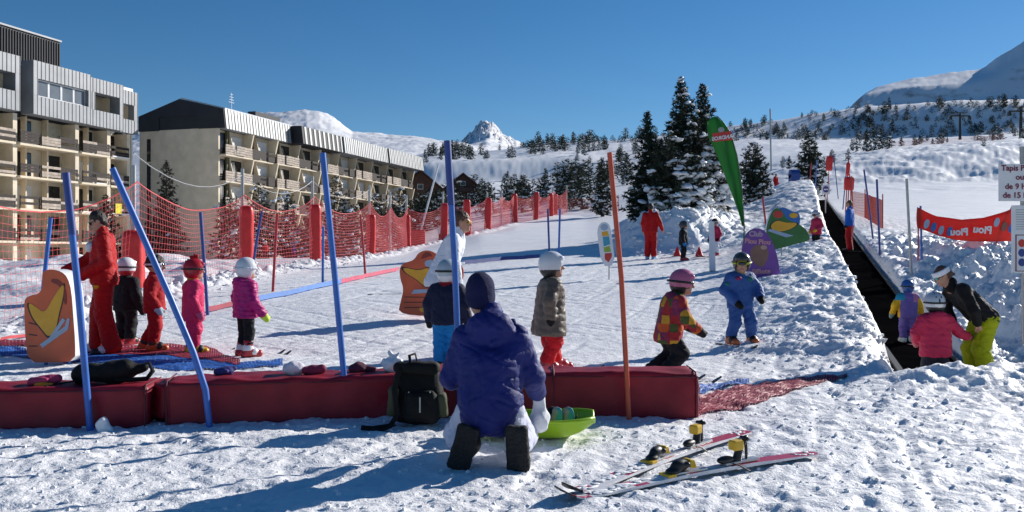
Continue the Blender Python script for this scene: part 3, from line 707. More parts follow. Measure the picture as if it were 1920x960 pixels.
# scrub too fine to count on the shaded band and along the skyline
def scrub(name, spots, label):
    rnd = random.Random(77); b = MB(); base = []
    for k in range(4):
        tr, cr, sn = conifer_parts(1, rnd.uniform(.28, .42), 15, rnd, tuft=.17, ntri=6, snow=.5, t0=.05, pw=.55, step=.2, snow_r=.06); base.append((cr, sn))
    o = G(*spots[0][:2])
    for px, d, h in spots:
        p = G(px, d, -.05 * h) - o; cr, sn = rnd.choice(base); a = rnd.uniform(0, 6.28); c, s_ = math.cos(a) * h * 1.25, math.sin(a) * h * 1.25
        for q, i in ((cr, 0), (sn, 1)): b.add([(v[0] * c - v[1] * s_ + p.x, v[0] * s_ + v[1] * c + p.y, v[2] * h + p.z) for v in q.v], q.f, i)
    tag(b.build(name, [NEEDLE, TSNOW], loc=o), label, 'scrub', kind='stuff')
rs = random.Random(5); sp = []
for i in range(150):
    px = rs.choice([1600, 1640, 1665, 1700, 1760, 1800, 1830, 1870, 1905]) + rs.gauss(0, 26); d = rs.uniform(405, 436); sp.append((px, d, rs.uniform(7, 15) * d / F))
for i in range(70):
    px = rs.uniform(1375, 1600); d = rs.uniform(395, 448); sp.append((px, d, rs.uniform(6, 12) * d / F))
for i in range(60):
    px = rs.uniform(975, 1240); d = rs.uniform(455, 495) if px < 1180 else rs.uniform(440, 470); sp.append((px, d, rs.uniform(7, 16) * d / F))
scrub('dwarf_pine_scrub', sp, 'low snowy dwarf pine scrub scattered over the far slopes')
# ------------------------------------------------------------------ props on the piste
RED = mat('red_vinyl', (.62, .026, .026), .42, 0, .12, 5, .12, 9)
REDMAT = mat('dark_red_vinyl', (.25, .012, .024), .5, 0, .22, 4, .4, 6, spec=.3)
NETRED = mat('red_net', (.60, .055, .065), .7, 0, .1, 5)
BLUEP = mat('blue_pole', (.035, .14, .50), .4, 0, .12, 8)
DBLUEP = mat('dark_blue_pole', (.03, .06, .26), .45, 0, .1, 8)
ORANGEP = mat('orange_pole', (.52, .075, .032), .4, 0, .12, 8)
REDP = mat('red_pole', (.45, .03, .04), .45, 0, .12, 8)
GREYP = mat('grey_steel', (.38, .38, .38), .4, .5, .1, 8)
BLACKP = mat('black_plastic', (.012, .012, .013), .45, 0, .2, 12)
BLACKR = mat('black_rubber', (.004, .004, .0045), 1, 0, .4, 1.2, .2, 30, spec=.0)
BLACKF = cloth('black_fabric', 14, 14, 16)
def translucent(name, col, fac):
    m = bpy.data.materials.new(name); m.use_nodes = True; nt = m.node_tree; N = nt.nodes; L = nt.links; p = N['Principled BSDF']; p.inputs['Base Color'].default_value = (*col, 1); p.inputs['Roughness'].default_value = .6
    t = N.new('ShaderNodeBsdfTranslucent'); t.inputs['Color'].default_value = (*col, 1); mx = N.new('ShaderNodeMixShader'); mx.inputs[0].default_value = fac
    L.new(p.outputs[0], mx.inputs[1]); L.new(t.outputs[0], mx.inputs[2]); L.new(mx.outputs[0], N['Material Output'].inputs['Surface']); return m
WHITEP = mat('white_plastic', (.75, .76, .78), .45, 0, .05, 4)
YELLOWP = mat('yellow_plastic', (.70, .42, .015), .4, 0, .08, 8)

def soft_box(name, half, r, m, parent=None, loc=(0, 0, 0), rot=(0, 0, 0), n=10, amp=.01, freq=4, seed=0, taper=0, midx=None, bulge=0):
    hx, hy, hz = half; V = []; Q = []
    t = np.linspace(-1, 1, n + 1); A, B = np.meshgrid(t, t, indexing='ij')
    for ax in range(3):
        for sg in (-1, 1):
            P = np.zeros((n + 1, n + 1, 3)); o1, o2 = (ax + 1) % 3, (ax + 2) % 3
            P[..., ax] = sg; P[..., o1] = A; P[..., o2] = B
            base = sum(len(v) for v in V); V.append(P.reshape(-1, 3))
            i = (np.arange(n)[:, None] * (n + 1) + np.arange(n)[None]).ravel() + base
            q = np.stack([i, i + n + 1, i + n + 2, i + 1], 1); Q.append(q if sg > 0 else q[:, ::-1])
    P = np.concatenate(V); Q = np.concatenate(Q); H = np.array(half)
    key = np.round(P * 1000).astype(int); _, first, inv = np.unique(key, axis=0, return_index=True, return_inverse=True)
    P = P[first]; Q = inv.ravel()[Q]
    P = P * H; inner = np.clip(P, -(H - r), H - r); d = P - inner; L = np.linalg.norm(d, axis=1, keepdims=True); dn = d / np.maximum(L, 1e-9)
    out = inner + dn * r
    if bulge:
        out *= 1 + bulge * (1 - (P[:, [1, 2, 0]] / H[[1, 2, 0]]) ** 2) * (1 - (P[:, [2, 0, 1]] / H[[2, 0, 1]]) ** 2)
    q = out * freq; out = out + dn * (noise3(q[:, 0] + 9 * seed, q[:, 1], q[:, 2], seed) * amp + noise3(q[:, 0] * 2.7, q[:, 1] * 2.7, q[:, 2] * 2.7 + seed, seed) * amp * .5)[:, None]
    if taper: out[:, :2] *= (1 - taper * (out[:, 2:] / hz + 1) / 2)
    o = mesh_np(name, out, Q, m, parent, smooth=True, loc=loc); o.rotation_euler = rot
    return o

# ---- safety net fence on the left
def fence_x(y): return float(np.interp(y, FENCE_Y, FENCE_X))
def net_fence():
    root = empty('net_fence', (fence_x(25), 25, gz(fence_x(25), 25)), 0, 'long red safety net fence strung on tall posts along the left of the piste', 'fence')
    o = Vector(root.location)
    # samples along the fence by arc length
    ys = np.linspace(12.4, 84, 3000); xs = np.interp(ys, FENCE_Y, FENCE_X); sl = np.concatenate([[0], np.cumsum(np.hypot(np.diff(xs), np.diff(ys)))])
    posts_y = [12.4, 18, 25.6, 31.7, 39, 45, 51, 55, 60, 65, 70, 74, 80, 84]
    posts_s = np.interp(posts_y, ys, sl); hgt = np.interp(posts_y, [12, 18, 26, 32, 60, 84], [2.15, 2.3, 2.25, 2.4, 2.3, 2.2])
    net = MB(); pitch = .14; S = np.arange(0, sl[-1], pitch); rows = 16
    def topz(s):
        k = int(np.clip(np.searchsorted(posts_s, s) - 1, 0, len(posts_s) - 2)); a = (s - posts_s[k]) / (posts_s[k + 1] - posts_s[k])
        return hgt[k] + (hgt[k + 1] - hgt[k]) * a - .55 * 4 * a * (1 - a) * min(1, (posts_s[k + 1] - posts_s[k]) / 6)
    P = []
    gr = np.array([gz(fence_x(float(np.interp(s, sl, ys))), float(np.interp(s, sl, ys))) for s in S]); kk = np.ones(15) / 15; gr = np.convolve(np.pad(gr, 7, mode='edge'), kk, 'valid')
    for s, g0 in zip(S, gr):
        y = float(np.interp(s, sl, ys)); x = fence_x(y); g = g0 - .03; t = topz(s); col = []
        for r in range(rows + 1):
            f = r / rows; w = .05 * math.sin(s * .7 + r * .25) * math.sin(PI * f)
            col.append(Vector((x + w - o.x, y - o.y, g + t * f + .015 * math.sin(s * .9 + r * .7) - o.z)))
        P.append(col)
    def thin(a, b, r):
        d = b - a; e = Vector((0, 0, 1)) if abs(d.z) < d.length * .7 else Vector((0, 1, 0)).cross(Vector((1, 0, 0)))
        e1 = d.cross(Vector((.3, 1, .2))).normalized() * r; e2 = d.cross(e1).normalized() * r
        net.add([a + e1, a - e1 * .5 + e2, a - e1 * .5 - e2, b + e1, b - e1 * .5 + e2, b - e1 * .5 - e2], [(0, 1, 4, 3), (1, 2, 5, 4), (2, 0, 3, 5)])
    for i in range(len(P)):
        y = P[i][0].y + o.y; rr = .0027 + .00011 * max(0, y - 15)
        for r in range(rows):
            if y < 45 or r % 2 == 0: thin(P[i][r], P[i][r + 1] if y < 45 else P[i][min(rows, r + 2)], rr)
            if i + 1 < len(P): thin(P[i][r], P[i + 1][r], rr)
        if i + 1 < len(P): thin(P[i][rows], P[i + 1][rows], .012)
    net.build('net', NETRED, root)
    for k, (y, h) in enumerate(zip(posts_y, hgt)):
        x = fence_x(y) - .08; g = gz(x, y); m = MB(); top = h + (.75 if 18 < y < 60 else .35)
        m.tube([(x - o.x, y - o.y, g - .3 - o.z), (x - o.x, y - o.y, g + top - o.z)], .05 if y < 40 else .06, n=8); m.build('post', GREYP, root)
    c = MB()
    for k in range(1, 6):
        a, b = posts_y[k], posts_y[k + 1]; pts = []
        for t in np.linspace(0, 1, 9):
            y = a + (b - a) * t; x = fence_x(y) - .08; pts.append((x - o.x, y - o.y, gz(x, y) * 0 + (gz(fence_x(a), a) + hgt[k] + .55) * (1 - t) + (gz(fence_x(b), b) + hgt[k + 1] + .55) * t - 1.0 * 4 * t * (1 - t) * .5 - o.z))
        c.tube(pts, .012, n=5)
    c.build('cable', GREYP, root)
net_fence()
ORD = 'first second third fourth fifth sixth seventh eighth ninth tenth eleventh twelfth thirteenth'.split()
pads = [(250, 18, 432, 566, .42), (462, 25.6, 386, 498, .40), (591, 31.7, 383, 502, .42), (695, 39, 402, 488, .42), (763, 51, 403, 471, .42), (833, 55, 381, 450, .44), (876, 56.5, 374, 447, .44), (915, 60, 371, 434, .44), (965, 70, 363, 419, .44), (1005, 74, 360, 411, .44), (1033, 79, 362, 405, .4), (1041, 83, 364, 404, .42)]
for k, (px, d, y0, y1, wd) in enumerate(pads):
    z0, z1 = CZ - (y1 - 480) * d / F, CZ - (y0 - 480) * d / F; x = (px - 960) * d / F; g = gz(x, d); z0 = min(z0, g - .02); h = (z1 - z0) / 2
    c = soft_box('crash_pad', (wd / 2, .2, h), .13, RED, None, (x, d, z0 + h), (0, .03 * math.sin(k * 3), .2), 14, .012, 5, k)
    tag(c, 'tall red crash pad on the net fence, %s from the left' % ORD[k], 'crash pad', 'crash pads along the net fence')
c = soft_box('crash_pad', (.42, .15, .62), .1, RED, None, G(784, 53, .5), (0, 0, .2), 10, .012, 5, 3); tag(c, 'short wide red crash pad at the foot of the slanting white mast', 'crash pad', 'crash pads along the net fence')
m = MB(); m.tube([G(780, 53.2, 0), W(822, 308, 53.2)], .055); tag(m.build('mast', WHITEP), 'slanting thin white mast behind the net fence', 'mast')

# ---- slalom poles
def pole(pts, r, m, label, group='slalom poles', loc=None, name='slalom_pole', cap=True):
    b = MB(); b.tube(pts, r, n=12); return tag(b.build(name, m), label, 'pole', group)
def pole_px(px0, y0, px1, y1, m, label, r=.016, d=None, group='slalom poles', d0=6):
    p = hit(px1, y1, d0) if d is None else Vector(((px1 - 960) * d / F, d, gz((px1 - 960) * d / F, d)))
    t = W(px0, y0, p.y); return pole([p - Vector((0, 0, .1)), p.lerp(t, .5), t], r, m, label, group)
def big(pts, d, m, label):
    P = [W(px, py, d) for px, py in pts]; P[-1].z = gz(P[-1].x, d) - .12
    Q = []
    for i in range(len(P) - 1):
        for t in (0, .25, .5, .75): Q.append(P[i].lerp(P[i + 1], t))
    Q.append(P[-1]); pole(Q, .0195 if m is ORANGEP else .0235, m, label)
b = big([(124, 328), (148, 560), (172, 800)], 6.28, BLUEP, 'blue slalom pole with a darker taped top before the mats, leftmost of the tall poles')
m = MB(); m.tube([W(123.6, 324, 6.28), W(136, 440, 6.28)], 0.0265, n=12); o_ = m.build('pole_sleeve', DBLUEP); o_.parent = [x for x in COL.objects if x.name.startswith('slalom_pole')][-1]
big([(211, 316), (262, 430), (320, 560), (362, 660), (385, 730), (397, 796)], 6.38, BLUEP, 'bent blue slalom pole leaning strongly to the left')
big([(605, 287), (628, 520), (655, 778)], 6.72, BLUEP, 'blue slalom pole standing between the lime gloved child and the backpack')
big([(839, 266), (853, 500), (865, 775)], 6.72, BLUEP, 'blue slalom pole rising behind the kneeling person in the blue coat')
m = MB(); m.tube([W(838.6, 264, 6.72), W(846, 385, 6.72)], 0.0265, n=12); o_ = m.build('pole_sleeve', DBLUEP); o_.parent = [x for x in COL.objects if x.name.startswith('slalom_pole')][-1]
big([(1143, 286), (1165, 520), (1181, 780)], 6.62, ORANGEP, 'orange slalom pole in front of the right end of the mats')
pole_px(95, 408, 72, 545, BLUEP, 'blue pole behind the left orange board', .03, 13)
pole_px(376, 398, 390, 577, DBLUEP, 'dark blue pole behind the child in the red helmet', .03, 15.5)
pole_px(491, 396, 470, 490, DBLUEP, 'leaning dark blue pole beside the second crash pad', .035, 24)
pole_px(520, 400, 511, 552, REDP, 'thin red pole just right of the second crash pad', .03, 19)
pole_px(606, 425, 605, 534, BLUEP, 'thin blue pole right of the third crash pad', .03, 20.5)
pole_px(676, 402, 686, 517, REDP, 'thin red pole in front of the fourth crash pad', .03, 23)
pole_px(727, 392, 726, 450, REDP, 'thin red pole between the fourth and fifth crash pads', .04, 45)
pole_px(1027, 392, 1031, 460, DBLUEP, 'left one of two thin blue poles on the piste', .03, 26)
pole_px(1050, 392, 1047, 462, BLUEP, 'right one of two thin blue poles on the piste', .03, 26)
pole_px(1430, 370, 1440, 425, REDP, 'thin red pole behind the blue board on the mound', .03, 27)
for q, (a, b_, c_, d_, mm, dd) in enumerate(((1521, 305, 1518, 378, REDP, 56), (1531, 300, 1528, 380, BLUEP, 52), (1563, 290, 1572, 350, DBLUEP, 62), (1588, 310, 1580, 365, DBLUEP, 50), (1596, 330, 1600, 392, REDP, 40), (1620, 318, 1638, 425, DBLUEP, 30), (1644, 336, 1650, 452, DBLUEP, 25.5), (1700, 335, 1709, 487, GREYP, 20.5))):
    pole_px(a, b_, c_, d_, mm, ('red marker pole left of the conveyor top', 'blue marker pole left of the conveyor top', 'dark blue pole with a red pad right of the conveyor top', 'dark blue pole beside the orange net', 'red pole at the near end of the orange net', 'tall dark blue pole right of the boy on the belt', 'second tall dark blue pole right of the boy on the belt', 'grey pole left of the red banner')[q], .03, dd, 'marker poles along the conveyor')
# red pads on poles near the conveyor top
for px, d, y0, y1, wd, lb in ((1555, 62, 293, 320, .45, 'small red pad on a pole above the conveyor end'), (1592, 46, 332, 357, .5, 'red pad at the left end of the orange net'), (1590, 47, 304, 330, .18, 'narrow red flag pad above the orange net')):
    z0, z1 = CZ - (y1 - 480) * d / F, CZ - (y0 - 480) * d / F; x = (px - 960) * d / F
    c = soft_box('crash_pad', (wd / 2, .12, (z1 - z0) / 2), .08, RED, None, (x, d, (z0 + z1) / 2), (0, .06, 0), 8, .01, 5, 2); 
    g = gz(x, d); mm = MB(); mm.tube([(0, 0, g - (z0 + z1) / 2 - .1), (0, 0, (z1 - z0) / 2 + .15)], .03, n=8); mm.build('post', REDP, c); tag(c, lb, 'crash pad', 'pads near the conveyor')
def small_net(pts, h, label):
    root = empty('net_fence', pts[0], 0, label, 'fence'); o = Vector(root.location); n = MB(); r_ = .009
    for a, b in zip(pts[:-1], pts[1:]):
        L = (b - a).length; k = max(2, int(L / .16))
        for i in range(k + 1):
            p = a.lerp(b, i / k); p.z = gz(p.x, p.y); q = p + Vector((0, 0, h)); n.tube([p - o, q - o], r_, n=3, cap=False)
        for j in range(9):
            z = h * j / 8; qs = []
            for i in range(9):
                p = a.lerp(b, i / 8); p.z = gz(p.x, p.y) + z - .15 * math.sin(PI * i / 8) * (j / 8); qs.append(p - o)
            n.tube(qs, r_, n=3, cap=False)
    n.build('net', mat('orange_net', (.62, .10, .07), .7), root)
    for p in pts:
        m = MB(); m.tube([p - o - Vector((0, 0, .2)), p - o + Vector((0, 0, h + .2))], .025); m.build('post', REDP, root)
small_net([G(1595, 46), G(1622, 42), G(1655, 35)], 1.15, 'short orange net fence right of the conveyor top')
small_net([G(1880, 160), G(1760, 165), G(1650, 172)], 1.2, 'far pinkish net across the top of the right piste')
small_net([G(1160, 80), G(1110, 84), G(1045, 86)], 1.3, 'low pinkish net at the far end of the piste')

# ---- foam barrier mats in the foreground
MATS3 = []
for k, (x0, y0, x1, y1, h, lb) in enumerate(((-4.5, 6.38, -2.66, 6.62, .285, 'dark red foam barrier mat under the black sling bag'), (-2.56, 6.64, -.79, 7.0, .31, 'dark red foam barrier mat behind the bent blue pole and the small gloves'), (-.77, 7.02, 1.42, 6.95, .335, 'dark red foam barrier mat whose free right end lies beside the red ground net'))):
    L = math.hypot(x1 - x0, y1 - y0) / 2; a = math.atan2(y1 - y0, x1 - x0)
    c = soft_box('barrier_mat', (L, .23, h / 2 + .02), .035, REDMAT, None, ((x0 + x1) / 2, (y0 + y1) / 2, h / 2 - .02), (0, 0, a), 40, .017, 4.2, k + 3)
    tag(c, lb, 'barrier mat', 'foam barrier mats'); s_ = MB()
    for xx in ([L * .985, -L * .985] + ([0] if k == 2 else [])): s_.tube([(xx, -.236, -h / 2), (xx, -.236, h / 2 - .01), (xx, -.21, h / 2 + .022), (xx, .21, h / 2 + .022)], .006, n=5)
    s_.tube([(-L, -.232, h / 2 - .012), (L, -.232, h / 2 - .012)], .006, n=5)
    s_.build('seam', mat('seam_red', (.12, .012, .02), .6), c); MATS3.append(c)
c = soft_box('barrier_mat', (.16, .2, .13), .04, REDMAT, None, (-2.62, 6.74, .14), (0, .06, .9), 10, .012, 4, 9); tag(c, 'short loose end of dark red foam barrier in the gap between two mats', 'barrier mat', 'foam barrier mats')

# ---- net matting lying on the snow
def ground_lattice(name, near, far, pitch, m, label, w=.72, lift=.014, bump=.02):
    """lattice of flat strands between two ground polylines (pixel lists, same length)"""
    A = [hit(*p) for p in near]; B = [hit(*p) for p in far]
    def samp(P, t):
        f = t * (len(P) - 1); i = min(int(f), len(P) - 2); return P[i].lerp(P[i + 1], f - i)
    L = sum((A[i + 1] - A[i]).length for i in range(len(A) - 1)); Wd = sum((A[i] - B[i]).length for i in range(len(A))) / len(A)
    nu, nv = int(L / pitch), max(2, int(Wd / pitch)); b = MB(); o = A[0].copy()
    def pt(u, v):
        p = samp(A, min(max(u / nu, 0), 1)).lerp(samp(B, min(max(u / nu, 0), 1)), min(max(v / nv, 0), 1)); p.z = gz(p.x, p.y) + lift + bump * noise.noise(Vector((p.x * 3, p.y * 3, 0))); return p - o
    hw = w / 2
    for i in range(nu + 1):
        for j in range(nv): b.add([pt(i - hw, j), pt(i + hw, j), pt(i + hw, j + 1), pt(i - hw, j + 1)], [(0, 1, 2, 3)])
    for j in range(nv + 1):
        for i in range(nu): b.add([pt(i, j - hw) + Vector((0, 0, .003)), pt(i + 1, j - hw) + Vector((0, 0, .003)), pt(i + 1, j + hw) + Vector((0, 0, .003)), pt(i, j + hw) + Vector((0, 0, .003))], [(0, 1, 2, 3)])
    return tag(b.build(name, m, loc=o), label, 'net mat')
NB = mat('blue_net_mat', (.02, .13, .48), .65, 0, .15, 3); NR = mat('red_net_mat', (.32, .025, .055), .65, 0, .15, 3)
ground_lattice('net_mat', [(0, 668), (60, 674), (140, 681), (240, 689), (350, 697), (450, 694), (530, 690)], [(0, 650), (60, 656), (150, 664), (260, 661), (340, 668), (440, 683), (530, 676)], .055, NB, 'bright blue mesh matting on the snow in front of the queueing children')
ground_lattice('net_mat', [(0, 649), (110, 655), (200, 668), (300, 668), (380, 676), (450, 686)], [(0, 638), (110, 644), (200, 652), (300, 648), (385, 652), (450, 680)], .055, NR, 'dark red mesh matting under the skis of the queueing children', lift=.022)
ground_lattice('net_mat', [(1312, 780), (1400, 766), (1500, 732), (1588, 708)], [(1312, 744), (1400, 722), (1500, 710), (1588, 701)], .05, NR, 'dark red mesh matting on the snow right of the mats')
ground_lattice('net_mat', [(1312, 742), (1350, 734), (1405, 722)], [(1312, 727), (1350, 722), (1405, 716)], .05, NB, 'small strip of blue mesh matting beside the mat end', lift=.024)
def tape(pts, m, label, h=.1):
    P = [hit(*p) for p in pts]; b = MB(); o = P[0].copy()
    Q = []
    for i in range(len(P) - 1):
        for t in np.linspace(0, 1, 8, endpoint=(i == len(P) - 2)): Q.append(P[i].lerp(P[i + 1], t))
    for i in range(len(Q) - 1):
        a, c_ = Q[i] - o, Q[i + 1] - o; a.z = gz(Q[i].x, Q[i].y) - o.z + .02; c_.z = gz(Q[i + 1].x, Q[i + 1].y) - o.z + .02
        up = Vector((0, .03, h)); t_ = Vector((0, .006, 0)); b.hexa([a, c_, c_ + t_, a + t_, a + up, c_ + up, c_ + up + t_, a + up + t_])
    tag(b.build('barrier_tape', m, loc=o), label, 'tape', 'barrier tape strips')
tape([(385, 588), (430, 578), (482, 567)], NR, 'red barrier tape strip leaving the queue on the left', .09)
tape([(482, 567), (560, 551), (640, 533)], mat('blue_tape', (.09, .22, .55), .6), 'pale blue barrier tape strip in the middle of the line', .10)
tape([(640, 533), (690, 521), (748, 508)], mat('rose_tape', (.50, .06, .12), .6), 'rose red barrier tape strip ending at the middle orange board', .10)
tape([(872, 497), (940, 490), (1012, 485)], mat('navy_tape', (.03, .05, .22), .6), 'navy barrier tape strip right of the middle orange board', .12)
tape([(0, 642), (60, 633), (125, 622)], NETRED, 'thin red rope strip along the net at the far left', .04)
c = MB(); c.tube([hit(690, 553), hit(752, 552)], .012); tag(c.build('ski_pole', BLACKP), 'dark stick lying on the snow left of the middle orange board', 'stick')

# ---- shaped foam boards and signs
def board(name, pts, d, thick, m, m_side, label, cat, ext=None):
    """outline in photo pixels, turned into a real board at distance d"""
    P = [W(px, py, d) for px, py in pts]; lo = min(p.z for p in P); xm = sum(p.x for p in P) / len(P)
    root = empty(name, (xm, d, lo), 0, label, cat); o = Vector((xm, d, lo))
    b = MB(); b.prism([p - o for p in P], ext or (0, thick, 0), 0, 1); b.build('panel', [m, m_side], root, bevel=min(.012, thick * .2))
    return root, o
def patch(root, o, name, pts, d, m, y=-.004, th=.006):
    b = MB(); b.prism([W(px, py, d) - o + Vector((0, y, 0)) for px, py in pts], (0, th, 0)); return b.build(name, m, root)
def outlined(root, o, pts, d, m, grow=1.12):
    cx = sum(p[0] for p in pts) / len(pts); cy = sum(p[1] for p in pts) / len(pts)
    patch(root, o, 'printed_outline', smooth([(cx + (x - cx) * grow, cy + (y - cy) * grow) for x, y in pts]), d, BLK, -.003); return patch(root, o, 'printed_patch', smooth(pts), d, m, -.006)
def ellipse(cx, cy, rx, ry, n=20, rot=0):
    return [(cx + rx * math.cos(a) * math.cos(rot) - ry * math.sin(a) * math.sin(rot), cy + rx * math.cos(a) * math.sin(rot) + ry * math.sin(a) * math.cos(rot)) for a in [2 * PI * i / n for i in range(n)]]
def smooth(pts, it=2):
    for _ in range(it):
        q = []
        for i in range(len(pts)):
            a, b = pts[i], pts[(i + 1) % len(pts)]; q += [(a[0] * .75 + b[0] * .25, a[1] * .75 + b[1] * .25), (a[0] * .25 + b[0] * .75, a[1] * .25 + b[1] * .75)]
        pts = q
    return pts
ORB = mat('orange_vinyl', (.60, .095, .03), .32, 0, .22, 3, .25, 6); YEL = mat('yellow_print', (.72, .36, .02), .4, 0, .1, 5); SKIG = mat('grey_blue_print', (.33, .42, .55), .4, 0, .08, 5)
WHV = mat('white_vinyl', (.72, .73, .76), .35, 0, .08, 3, .3, 6); BLK = mat('black_print', (.015, .015, .018), .5)
r, o = board('shaped_board', smooth([(53, 679), (47, 630), (45, 570), (48, 558), (60, 553), (72, 551), (79, 541), (80, 526), (79, 512), (86, 506), (100, 505), (115, 509), (127, 520), (134, 545), (138, 600), (141, 640), (141, 677), (100, 680)], 1), 9.9, .27, ORB, WHV, 'thick orange foam board with white sides standing beside the red ski instructor', 'board')
outlined(r, o, [(52, 566), (66, 574), (84, 588), (96, 566), (112, 540), (121, 532), (118, 562), (110, 590), (106, 616), (92, 634), (78, 616), (60, 594)], 9.9, YEL, 1.09); patch(r, o, 'printed_swirl', smooth([(96, 522), (112, 524), (124, 540), (126, 570), (121, 572), (118, 546), (108, 533), (96, 530)]), 9.9, mat('dark_red_print', (.22, .02, .015), .4), -.005)
patch(r, o, 'printed_ski', [(75, 646), (122, 612), (127, 596), (131, 598), (128, 618), (80, 652)], 9.9, SKIG, -.007); patch(r, o, 'printed_ski', [(88, 640), (118, 596), (123, 600), (95, 642)], 9.9, SKIG, -.008)
for q in range(3): patch(r, o, 'printed_line', [(54, 604 + q * 22), (70, 608 + q * 20), (70, 610 + q * 20), (54, 606 + q * 22)], 9.9, BLK)
for px in (86, 130): m_ = MB(); p = W(px, 676, 10); m_.tube([Vector((p.x, p.y, gz(p.x, p.y) - .15)) - o, p - o], .02); m_.build('stake', BLUEP, r)
r, o = board('shaped_board', smooth([(745, 592), (752, 562), (757, 542), (750, 522), (749, 500), (760, 492), (776, 488), (784, 474), (800, 468), (816, 474), (830, 486), (862, 492), (870, 506), (868, 526), (858, 548), (862, 592)]), 14.3, .09, ORB, mat('orange_side', (.30, .05, .02), .4), 'orange board standing on the snow behind the woman in the white jacket', 'board')
outlined(r, o, [(754, 500), (785, 508), (806, 500), (820, 520), (816, 538), (796, 538), (782, 524), (760, 512)], 14.3, YEL); patch(r, o, 'printed_swirl', smooth([(788, 486), (794, 474), (806, 472), (812, 482), (806, 480), (798, 484)]), 14.3, mat('dark_red_print', (.22, .02, .015), .4), -.005); patch(r, o, 'printed_patch', ellipse(792, 580, 6, 5), 14.3, YEL)
patch(r, o, 'printed_goggle', ellipse(806, 494, 10, 7), 14.3, SKIG, -.007); patch(r, o, 'printed_ski', [(771, 551), (776, 543), (816, 542), (816, 548)], 14.3, SKIG, -.007)
for q in range(3): patch(r, o, 'printed_line', [(758, 556 + q * 10), (812, 557 + q * 9), (812, 558.5 + q * 9), (758, 557.5 + q * 10)], 14.3, BLK)
GRN = mat('green_vinyl', (.035, .15, .035), .4, 0, .2, 4); BLU = mat('blue_vinyl', (.03, .14, .45), .4, 0, .15, 4); RDP = mat('red_print', (.55, .04, .03), .4)
r, o = board('shaped_board', smooth([(1436, 438), (1438, 420), (1446, 398), (1455, 389), (1464, 392), (1470, 402), (1476, 412), (1494, 418), (1510, 428), (1519, 444), (1517, 452), (1490, 458), (1462, 466), (1448, 469)]), 21.5, .12, GRN, WHV, 'green humped board with pale edge on the snow mound', 'board')
outlined(r, o, [(1443, 424), (1456, 412), (1474, 418), (1496, 417), (1490, 426), (1470, 434), (1452, 434)], 21.5, YEL); patch(r, o, 'printed_patch', ellipse(1459, 402, 9, 7), 21.5, RDP)
patch(r, o, 'printed_ski', [(1439, 433), (1444, 429), (1488, 442), (1474, 445)], 21.5, SKIG, -.007)
m_ = MB(); p = W(1466, 466, 21.55); m_.tube([Vector((p.x, p.y, gz(p.x, p.y) - .15)) - o, p - o + Vector((0, .05, .1))], .02); m_.build('stake', GREYP, r)
r, o = board('shaped_board', smooth([(1452, 440), (1455, 400), (1462, 389), (1472, 389), (1484, 396), (1498, 398), (1501, 412), (1496, 440)]), 23.0, .12, BLU, WHV, 'blue board half hidden behind the green one', 'board')
patch(r, o, 'printed_patch', ellipse(1488, 404, 8, 5), 23.0, YEL)
PUR = mat('purple_vinyl', (.16, .05, .30), .45, 0, .12, 4); MAUVE = mat('mauve_letters', (.45, .30, .42), .5); PINKL = mat('pink_letters', (.55, .25, .30), .5)
r, o = board('arched_sign', smooth([(1397, 520), (1392, 490), (1393, 462), (1398, 443), (1406, 432), (1418, 427), (1432, 431), (1444, 444), (1454, 468), (1460, 492), (1463, 517), (1430, 521)], 1), 18.5, .10, PUR, mat('purple_side', (.10, .03, .2), .5), 'purple arched club sign with a brown round picture', 'sign')
o = Vector(o); D = 18.5
patch(r, o, 'round_picture', smooth([(1405, 476), (1411, 463), (1422, 458), (1436, 462), (1442, 474), (1438, 490), (1428, 504), (1412, 492)]), D, mat('brown_print', (.22, .11, .08), .5)); patch(r, o, 'round_picture', ellipse(1432, 464, 6, 4), D, mat('tan_print', (.45, .30, .22), .5), -.008)
def flat_text(body, size, m, name, parent, px, py, d, o, rot=0, mirror=False, dy=-.012, bold=.006):
    M = Matrix.Translation(W(px, py, d) - o + Vector((0, dy, 0))) @ Matrix.Rotation(rot, 4, 'Y') @ Matrix.Rotation(PI / 2, 4, 'X')
    return text_mesh(body, size, m, name, parent, M, .003, bold=bold, mirror=mirror)
flat_text('Club', .15, MAUVE, 'lettering', r, 1417, 443, D, o); flat_text('Piou Piou', .14, PINKL, 'lettering', r, 1420, 457, D, o, .06); flat_text('Sifflote', .14, PINKL, 'lettering', r, 1427, 513, D, o, -.04)
r, o = board('ski_shaped_sign', smooth([(1120, 440), (1122, 424), (1128, 417), (1136, 416), (1143, 421), (1147, 440), (1154, 497), (1129, 500)], 1), 20.6, .05, WHV, GREYP, 'white rounded sign with bright colour patches on a thin stake', 'sign'); D = 20.6
for pts, mm in ((ellipse(1133, 426, 7, 6), SKIG), ([(1128, 435), (1139, 433), (1142, 442), (1129, 443)], YEL), ([(1130, 444), (1142, 443), (1144, 458), (1132, 462)], mat('teal_print', (.05, .30, .42), .5)), ([(1132, 464), (1143, 461), (1146, 472), (1133, 473)], mat('lime_print', (.28, .40, .05), .5)), ([(1134, 475), (1147, 474), (1147, 482), (1141, 492), (1134, 486)], RDP)):
    patch(r, o, 'colour_patch', pts, D, mm)
m_ = MB(); p = W(1142, 500, D + .03); m_.tube([Vector((p.x, p.y, gz(p.x, p.y) - .1)) - o, p - o + Vector((0, 0, .2))], .015); m_.build('stake', GREYP, r)
r, o = board('ski_shaped_sign', [(1330, 508), (1329, 420), (1333, 414), (1339, 416), (1342, 508)], 21.5, .05, WHV, WHV, 'white sign seen edge on, standing on a thin stake', 'sign', ext=(.115, .5, 0))
